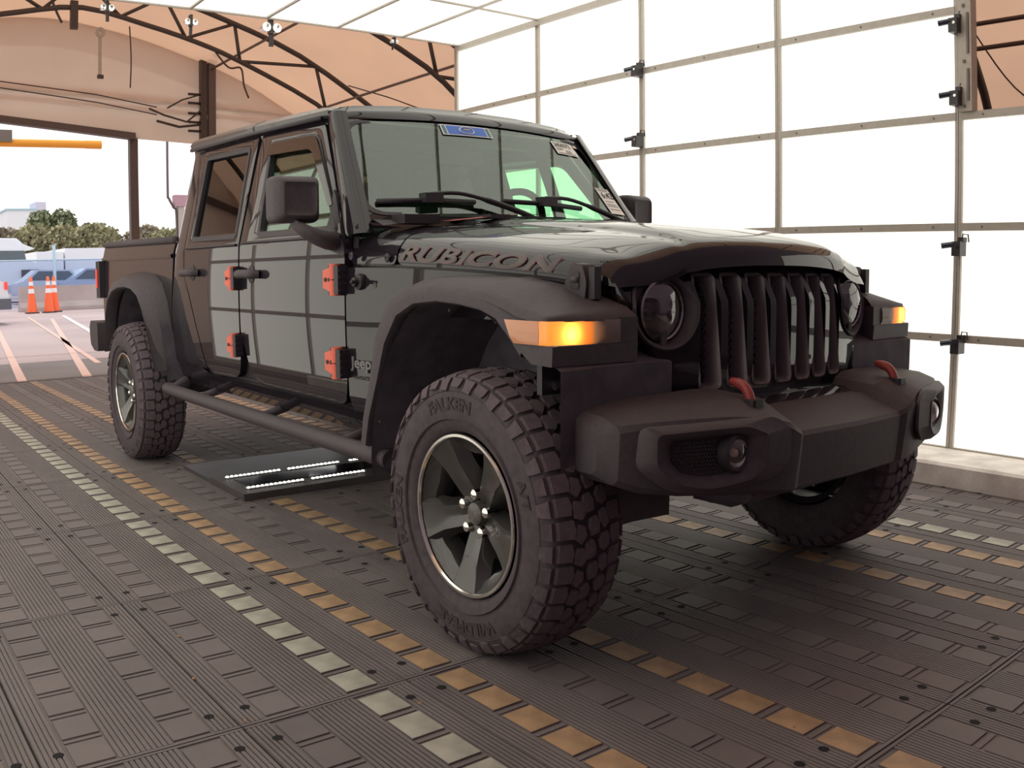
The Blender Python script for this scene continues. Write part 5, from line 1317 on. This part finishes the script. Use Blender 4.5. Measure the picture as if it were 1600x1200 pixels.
def seat(x, y, w_, front=True):
    se = empty('seat', (x, y, .6)); se.parent = truck; se.matrix_parent_inverse = world_of(truck).inverted()
    bm = B(); box(bm, (x-.02, y-w_/2, .80), (x+.50, y+w_/2, .95)); bevel(bm, .05, 3); fin(bm, 'seat_cushion', SEAT, se, True, auto=60)
    bm = B(); prism(bm, [(x-.02, .85), (x+.12, .85), (x-.05, 1.42), (x-.15, 1.42)], 'y', y-w_/2, y+w_/2); bevel(bm, .04, 3); fin(bm, 'seat_back', SEAT, se, True, auto=60)
    for yy in ((y,) if front else (y-w_*.28, y+w_*.28)):
        bm = B(); box(bm, (x-.18, yy-.12, 1.43), (x-.08, yy+.12, 1.60)); bevel(bm, .035, 3); fin(bm, 'headrest', SEAT, se, True, auto=60)
        bm = B()
        for d in (-.05, .05): tube(bm, [(x-.12, yy+d, 1.36), (x-.12, yy+d, 1.46)], .007, 6)
        fin(bm, 'headrest_posts', CHR, se, True)
seat(-1.95, -.36, .50); seat(-1.95, .36, .50); seat(-2.72, 0, 1.15, False)
bm = B()
for s in (-1, 1): tube(bm, smooth_pts([(-1.30, s*.60, 1.25), (-1.42, s*.585, 1.55), (-1.5, s*.56, 1.66), (-2.05, s*.56, 1.68), (-2.8, s*.56, 1.70)], 4), .028, 8)
for x in (-1.42, -2.05): tube(bm, [(x, -.56, 1.665), (x, .56, 1.665)], .028, 8)
fin(bm, 'roll_cage', DASH, truck, True)
bm = B(); box(bm, (-1.33, -.10, 1.535), (-1.30, .12, 1.60)); bevel(bm, .012, 2); tube(bm, [(-1.31, .01, 1.59), (-1.27, .01, 1.65)], .01, 6); fin(bm, 'rear_view_mirror', DASH, truck, True, auto=40)
# ---------------------------------------------------------------- bed, tailgate, rear lamps
for s in (-1, 1):
    bedp = rnd([(-3.01, 1.262), (-3.02, 1.15), (-3.062, .86), (-3.062, .58), (-3.10, .56), (-3.14, .80), (-3.24, 1.0), (-3.42, 1.075), (-3.72, 1.09), (-3.92, 1.07), (-4.06, .98), (-4.14, .80), (-4.16, .62), (-4.62, .64), (-4.635, 1.29)], .01, 1)
    bs = panel('bed_side', bedp, s, PAINT, truck, off=-.004, th=.05)
    bm = B(); tube(bm, [(-3.02, s*.715, 1.268), (-4.62, s*.715, 1.296)], .022, 8); fin(bm, 'bed_rail_cap', PLAS, bs, True)
    bm = B(); grid(bm, [[(x, s*.7415, 1.195+.012*(-3-x)/1.6), (x, s*.746, 1.185+.012*(-3-x)/1.6), (x, s*.7415, 1.17+.012*(-3-x)/1.6)] for x in (-3.03, -3.5, -4.0, -4.62)]); fin(bm, 'bed_crease', PAINT, bs, True)
    bm = B(); box(bm, (-4.70, s*.735-.035, .93), (-4.60, s*.735+.040, 1.185)); bevel(bm, .020, 3); tl = fin(bm, 'tail_lamp', PLASD, truck, True, auto=50)
    bm = B(); box(bm, (-4.712, s*.752-.014, .985), (-4.668, s*.752+.026, 1.13)); bevel(bm, .008, 2); fin(bm, 'tail_lamp_lens', LENSR, tl, True, auto=50)
    bm = B(); box(bm, (-4.66, min(s*.775, s*.783), 1.0), (-4.64, max(s*.775, s*.783), 1.13)); fin(bm, 'lamp_side_marker', LENSR, tl)
bm = B(); box(bm, (-4.66, -.665, .68), (-4.61, .665, 1.30)); bevel(bm, .012, 2); fin(bm, 'tailgate', PAINT, truck, True, auto=40)
bm = B(); box(bm, (-3.06, -.70, .78), (-3.02, .70, 1.26)); box(bm, (-4.62, -.70, .74), (-3.02, .70, .79)); fin(bm, 'bed_floor', PLASD, truck)
bm = B(); prism(bm, rnd([(-4.72, .56), (-4.60, .56), (-4.60, .76), (-4.80, .77), (-4.84, .72), (-4.82, .60)], .02, 2), 'y', -.80, .80); bevel(bm, .012, 2); fin(bm, 'rear_bumper', PLAS, truck, True, auto=40)
# ---------------------------------------------------------------- front bumper
bump = empty('front_bumper', (.5, 0, .6)); bump.parent = truck; bump.matrix_parent_inverse = world_of(truck).inverted()
# stations across: |y| -> section points (x, z): back-top, top front edge, face top, face bottom, bottom back
BS = [(0.000, [(.40, .700), (.52, .697), (.664, .652), (.672, .640), (.660, .497), (.640, .486), (.42, .50)]),
      (.262, [(.40, .700), (.52, .697), (.652, .652), (.660, .640), (.648, .497), (.628, .486), (.42, .50)]),
      (.286, [(.40, .732), (.545, .722), (.664, .662), (.672, .648), (.655, .497), (.634, .484), (.42, .50)]),
      (.330, [(.395, .748), (.560, .738), (.664, .684), (.672, .668), (.655, .500), (.634, .486), (.42, .50)]),
      (.420, [(.39, .752), (.560, .742), (.640, .704), (.646, .690), (.638, .512), (.618, .498), (.42, .50)]),
      (.520, [(.38, .748), (.540, .738), (.612, .712), (.620, .700), (.612, .522), (.590, .506), (.42, .51)]),
      (.640, [(.36, .742), (.505, .734), (.568, .712), (.576, .700), (.570, .532), (.548, .516), (.40, .52)]),
      (.740, [(.34, .734), (.465, .726), (.524, .708), (.534, .694), (.528, .548), (.506, .532), (.38, .54)]),
      (.788, [(.33, .726), (.430, .718), (.482, .700), (.494, .684), (.488, .568), (.468, .552), (.36, .555)]),
      (.812, [(.32, .710), (.395, .702), (.430, .686), (.440, .672), (.436, .590), (.420, .576), (.35, .575)])]
bm = B(); rows_ = [[(p[0], -y, p[1]) for p in sec] for y, sec in BS[::-1]] + [[(p[0], y, p[1]) for p in sec] for y, sec in BS[1:]]
vv = grid(bm, rows_, closed=True); bm.faces.new(vv[0]); bm.faces.new(vv[-1][::-1])
bb_ = fin(bm, 'bumper_body', PLAS, bump, True, auto=22)
def bface(y, z=None):  # front face x of the bumper
    ys = [b[0] for b in BS]; return ip(abs(y), ys, [b[1][3][0] for b in BS])
for s in (-1, 1):
    pod = empty('fog_lamp_pod', (.6, s*.55, .6)); pod.parent = truck; pod.matrix_parent_inverse = world_of(truck).inverted()
    base = rnd([(.752, .700), (.395, .708), (.345, .672), (.345, .585), (.400, .545), (.60, .520), (.700, .540), (.760, .60)], [.02, .03, .02, .02, .02, .05, .05, .02], 3)
    outer = rnd([(.740, .688), (.500, .696), (.432, .670), (.432, .588), (.480, .552), (.60, .535), (.690, .555), (.740, .605)], [.02, .02, .012, .012, .02, .05, .05, .02], 3)
    inner = rnd([(.715, .672), (.515, .680), (.462, .662), (.462, .596), (.495, .566), (.60, .552), (.675, .572), (.712, .612)], [.02, .02, .012, .012, .02, .05, .05, .02], 3)
    deep = rnd([(.690, .662), (.525, .668), (.480, .656), (.480, .604), (.505, .578), (.60, .566), (.665, .584), (.688, .616)], [.02, .02, .012, .012, .02, .04, .04, .02], 3)
    def ring(specs, m, nm, par):
        bm = B(); L = [[bm.verts.new((bface(p[0])+dx, s*p[0], p[1])) for p in poly] for poly, dx in specs]
        for a, b in zip(L[:-1], L[1:]):
            for i in range(len(a)): bm.faces.new((a[i], a[(i+1) % len(a)], b[(i+1) % len(a)], b[i]))
        return fin(bm, nm, m, par, True, auto=35)
    ring([(base, .000), (base, .012), (outer, .030), (grow(outer, .004), .034), (inner, .028), (deep, .010), (deep, .004)], PLAS, 'pod_frame', pod)
    bm = B(); f = [bm.verts.new((bface(p[0])+.005, s*p[0], p[1])) for p in deep]; bm.faces.new(f); fin(bm, 'pod_recess', PLASD, pod)
    bm = B()
    for i in range(15):
        for k in range(9):
            y = .686 - .0085*i - (.004 if k % 2 else 0); z = .655 - .0095*k
            if z < .600 - (.676-y)*.25 + .0 or y < .565: continue
            box(bm, (bface(y)+.004, s*y-.003, z-.0032), (bface(y)+.008, s*y+.003, z+.0032))
    tag(fin(bm, 'pod_mesh', mat('pod_mesh_plastic', (.045, .036, .040), .5), pod), kind='stuff')
    fy, fz = .515, .622; fx = bface(fy)
    bm = B(); lathe(bm, [(-.01, .050), (.018, .050), (.024, .044), (.018, .036)], 28, 'x', (fx, s*fy, fz)); fin(bm, 'fog_lamp_ring', PLASD, pod, True, auto=40)
    bm = B(); lathe(bm, [(-.012, .001), (.0, .024), (.016, .038)], 28, 'x', (fx, s*fy, fz)); fin(bm, 'fog_reflector', REFL, pod, True)
    bm = B(); lathe(bm, [(.017, .037), (.028, .024), (.032, .001)], 28, 'x', (fx, s*fy, fz)); fin(bm, 'fog_lens', LENSC, pod, True)
    bm = B(); lathe(bm, [(.0, .012), (.012, .010), (.016, .001)], 12, 'x', (fx, s*fy, fz)); fin(bm, 'fog_bulb', mat('bulb_warm', (.9, .75, .55), .3, 0), pod, True)
    # tow hook
    bm = B(); tube(bm, smooth_pts([(.498, s*.376, .782), (.520, s*.376, .778), (.545, s*.377, .770), (.562, s*.378, .750), (.570, s*.378, .725), (.572, s*.378, .70)], 4), [.008, .010, .011, .012]+[.0145]*14+[.016]*3, 10)
    for v in bm.verts: v.co.y = s*.376 + (v.co.y - s*.376)*.9
    tag(fin(bm, 'tow_hook', REDP, bump, True), 'red tow hook curling back out of the bumper top')
    bm = B(); prism(bm, rnd([(.49, s*.352), (.60, s*.352), (.60, s*.408), (.49, s*.408)], .012, 2), 'z', .712, .7405)
    fin(bm, 'hook_slot', PLASD, bump)
bm = B(); prism(bm, [(.36, .64), (.50, .690), (.445, .712), (.36, .712)], 'y', -.30, .30); bevel(bm, .006, 1); fin(bm, 'bumper_filler', PAINT, bump, True, auto=35)
bm = B(); prism(bm, rnd([(.20, .44), (.60, .47), (.62, .50), (.30, .52), (.20, .50)], .01, 1), 'y', -.42, .42); fin(bm, 'skid_plate', UNDER, bump)
bm = B(); box(bm, (.36, -.36, .43), (.50, .36, .47)); bevel(bm, .02, 2); fin(bm, 'sway_bar_cover', UNDER, bump, True, auto=40)
# ---------------------------------------------------------------- axles and underbody
for x in (0, AX):
    bm = B(); tube(bm, [(x, -.70, AZ), (x, .70, AZ)], .042, 14); ax_ = fin(bm, 'axle', UNDER, truck, True, auto=50)
    bm = B(); lathe(bm, [(-.13, .03), (-.10, .10), (-.03, .135), (.04, .135), (.11, .09), (.14, .03)], 20, 'y', (x, .18 if x == 0 else 0, AZ)); fin(bm, 'differential', UNDER, ax_, True, auto=60)
    for s in (-1, 1):
        bm = B(); tube(bm, [(x-.12, s*.55, AZ), (x-.06, s*.50, .85)], .03, 10); fin(bm, 'shock_absorber', UNDER, ax_, True)
        bm = B(); tube(bm, [(x, s*.48, AZ-.06), (x-.85, s*.42, .48)], .022, 8); fin(bm, 'control_arm', UNDER, ax_, True)
bm = B(); tube(bm, [(.12, -.62, AZ+.02), (.12, .62, AZ+.02)], .018, 8); fin(bm, 'tie_rod', mat('tie_rod_steel', (.25, .23, .22), .4, .6), truck, True)
bm = B(); tube(bm, [(.20, -.5, AZ+.10), (.16, .55, AZ+.03)], .020, 8); fin(bm, 'track_bar', UNDER, truck, True)
bm = B(); box(bm, (-2.6, -.40, .46), (-.5, .40, .56)); fin(bm, 'transfer_skid', UNDER, truck)
bm = B(); box(bm, (-.65, -.42, .50), (.25, .42, .95)); fin(bm, 'engine_block', UNDER, truck)
bm = B(); tube(bm, [(-.6, .30, .46), (-3.9, .35, .50)], .035, 10); fin(bm, 'exhaust_pipe', UNDER, truck, True)
bm = B(); tube(bm, [(-.5, 0, .50), (AX, 0, .42)], .03, 10); fin(bm, 'drive_shaft', UNDER, truck, True)

# ---------------------------------------------------------------- papers and stickers on the windscreen
def sheet(name, u0, u1, v0, v1, m, lab, cat, off=.006, skew=0, parent=None):
    bm = B(); rows = []
    for i in range(7):
        u = u0+(u1-u0)*i/6; rows.append([ws(u, v0, off), ws(u+skew, v1, off)])
    vv = grid(bm, rows); r = bmesh.ops.extrude_face_region(bm, geom=bm.faces[:])
    for v in [g for g in r['geom'] if isinstance(g, bmesh.types.BMVert)]: v.co -= Vector((.79, 0, .61))*.001
    o = fin(bm, name, m, parent)
    if lab: tag(o, lab, cat)
    return o
def wtext(s_, u0, v0, size, m, parent, sx=1, off=.0075, align='LEFT', name='printed_text', bold=.03):
    def fn(u, v, w_): return ws(u0 + u/.64, v0 + v/.497, off)
    return text_obj(s_, name, m, parent, fn, size, offset=size*bold, sx=sx, align=align, res=2)
b1 = sheet('blue_sticker', -.30, .11, .865, .985, WHT, 'blue sticker banner with white border at the top of the windscreen', 'sticker')
sheet('blue_field', -.255, .065, .875, .975, BLUE, None, None, .0072, 0, b1)
for a, b in ((-.290, -.265), (.075, .100)): sheet('blue_edge', a, b, .875, .975, mat('sticker_teal', (.06, .20, .22), .5), None, None, .0072, 0, b1)
bm = B(); pts = [ws(-.095+.060*cos(2*pi*k/24), .925+.040*sin(2*pi*k/24), .0085) for k in range(24)]; tube(bm, pts, .0022, 4, closed=True); fin(bm, 'sticker_roundel', WHT, b1)
bm = B(); grid(bm, [[ws(-.115+.05*i/4, .93, .0088), ws(-.115+.05*i/4, .944, .0088)] for i in range(5)]); fin(bm, 'sticker_gold_mark', GOLD, b1)
p1 = sheet('paper_tag', .685, .895, .79, .945, LABEL, 'white paper tag numbered 2450372 in the upper corner of the windscreen', 'paper')
wtext('2450372', .695, .882, .036, INK, p1, .86, .0078, bold=.012)
for k, (u, v, w_, h_) in enumerate(((.70, .860, .07, .006), (.70, .842, .06, .006), (.70, .802, .17, .007), (.79, .82, .05, .03))):
    sheet('printed_line', u, u+w_, v, v+h_, INKG if k < 3 else INK if False else INKG, None, None, .0078, 0, p1)
p2 = sheet('inspection_sticker', .905, .945, .905, .94, mat('pink_white_sticker', (.75, .55, .52), .6), 'tiny pink and white sticker beside the numbered windscreen tag', 'sticker')
p3 = sheet('hang_tag', .835, .965, .10, .405, LABEL, 'tall white paper tag marked 6:42 near the lower driver corner of the windscreen', 'paper')
wtext('6:42', .852, .285, .052, INK, p3, .80, .0078, bold=.012)
for k, (u, v, w_, h_) in enumerate(((.85, .372, .09, .008), (.855, .245, .08, .006), (.85, .21, .09, .006), (.85, .19, .10, .006), (.85, .15, .10, .006), (.84, .39, .12, .006))):
    sheet('printed_line', u, u+w_, v, v+h_, INKG, None, None, .0078, 0, p3)

# ------------------------------------------------------------------ every loose piece of a part becomes a part of its own
def islands(me):
    n = len(me.vertices); par = list(range(n))
    def find(a):
        while par[a] != a: par[a] = par[par[a]]; a = par[a]
        return a
    for e in me.edges:
        a, b = find(e.vertices[0]), find(e.vertices[1])
        if a != b: par[a] = b
    g = {}
    for p in me.polygons: g.setdefault(find(p.vertices[0]), []).append(p.index)
    return list(g.values())
KEEP = ('floor_plate', 'floor_base', 'crown', 'carcass', 'tyre', 'rear_view_mirror', 'hinge_bracket', 'tread', 'headlamp', 'ceiling_corner_rail')
RENAME = {'rim_spokes': 'rim_spoke', 'hinge_bolts': 'hinge_bolt', 'headrest_posts': 'headrest_post', 'wheel_spokes': 'wheel_spoke', 'curtain_ropes': 'curtain_rope', 'slots': 'slot'}
done = {}
for o in [o for o in sc.objects if o.type == 'MESH']:
    nm = o.name.split('.')[0]
    if o.get('kind') == 'stuff' or nm in KEEP or o.modifiers or nm.startswith('sidewall') or nm.startswith('hood_graphic') or nm.startswith('badge') or nm.startswith('printed'): continue
    if len(o.data.polygons) > 20000: continue
    key = o.data.name
    if key in done: parts = done[key]
    else:
        isl = islands(o.data); parts = None
        if 2 <= len(isl) <= 24 and o.parent:
            if nm in ('led_row', 'rail_rivets', 'leaf_debris', 'hinge_bolts') : parts = 'stuff'
            else:
                parts = []
                for fl in isl:
                    bm = bmesh.new(); bm.from_mesh(o.data); bm.faces.ensure_lookup_table(); s_ = set(fl)
                    bmesh.ops.delete(bm, geom=[f for f in bm.faces if f.index not in s_], context='FACES')
                    me = bpy.data.meshes.new(nm); bm.to_mesh(me); bm.free()
                    for m in o.data.materials: me.materials.append(m)
                    parts.append(me)
        elif len(isl) > 24 and o.parent: parts = 'stuff'
        done[key] = parts
    if parts is None: continue
    if parts == 'stuff': o['kind'] = 'stuff'; continue
    nm2 = RENAME.get(nm, nm)
    for me in parts[1:]:
        c = o.copy(); c.data = me; c.name = nm2; COL.objects.link(c)
    o.data = parts[0]
    if nm2 != nm: o.name = nm2
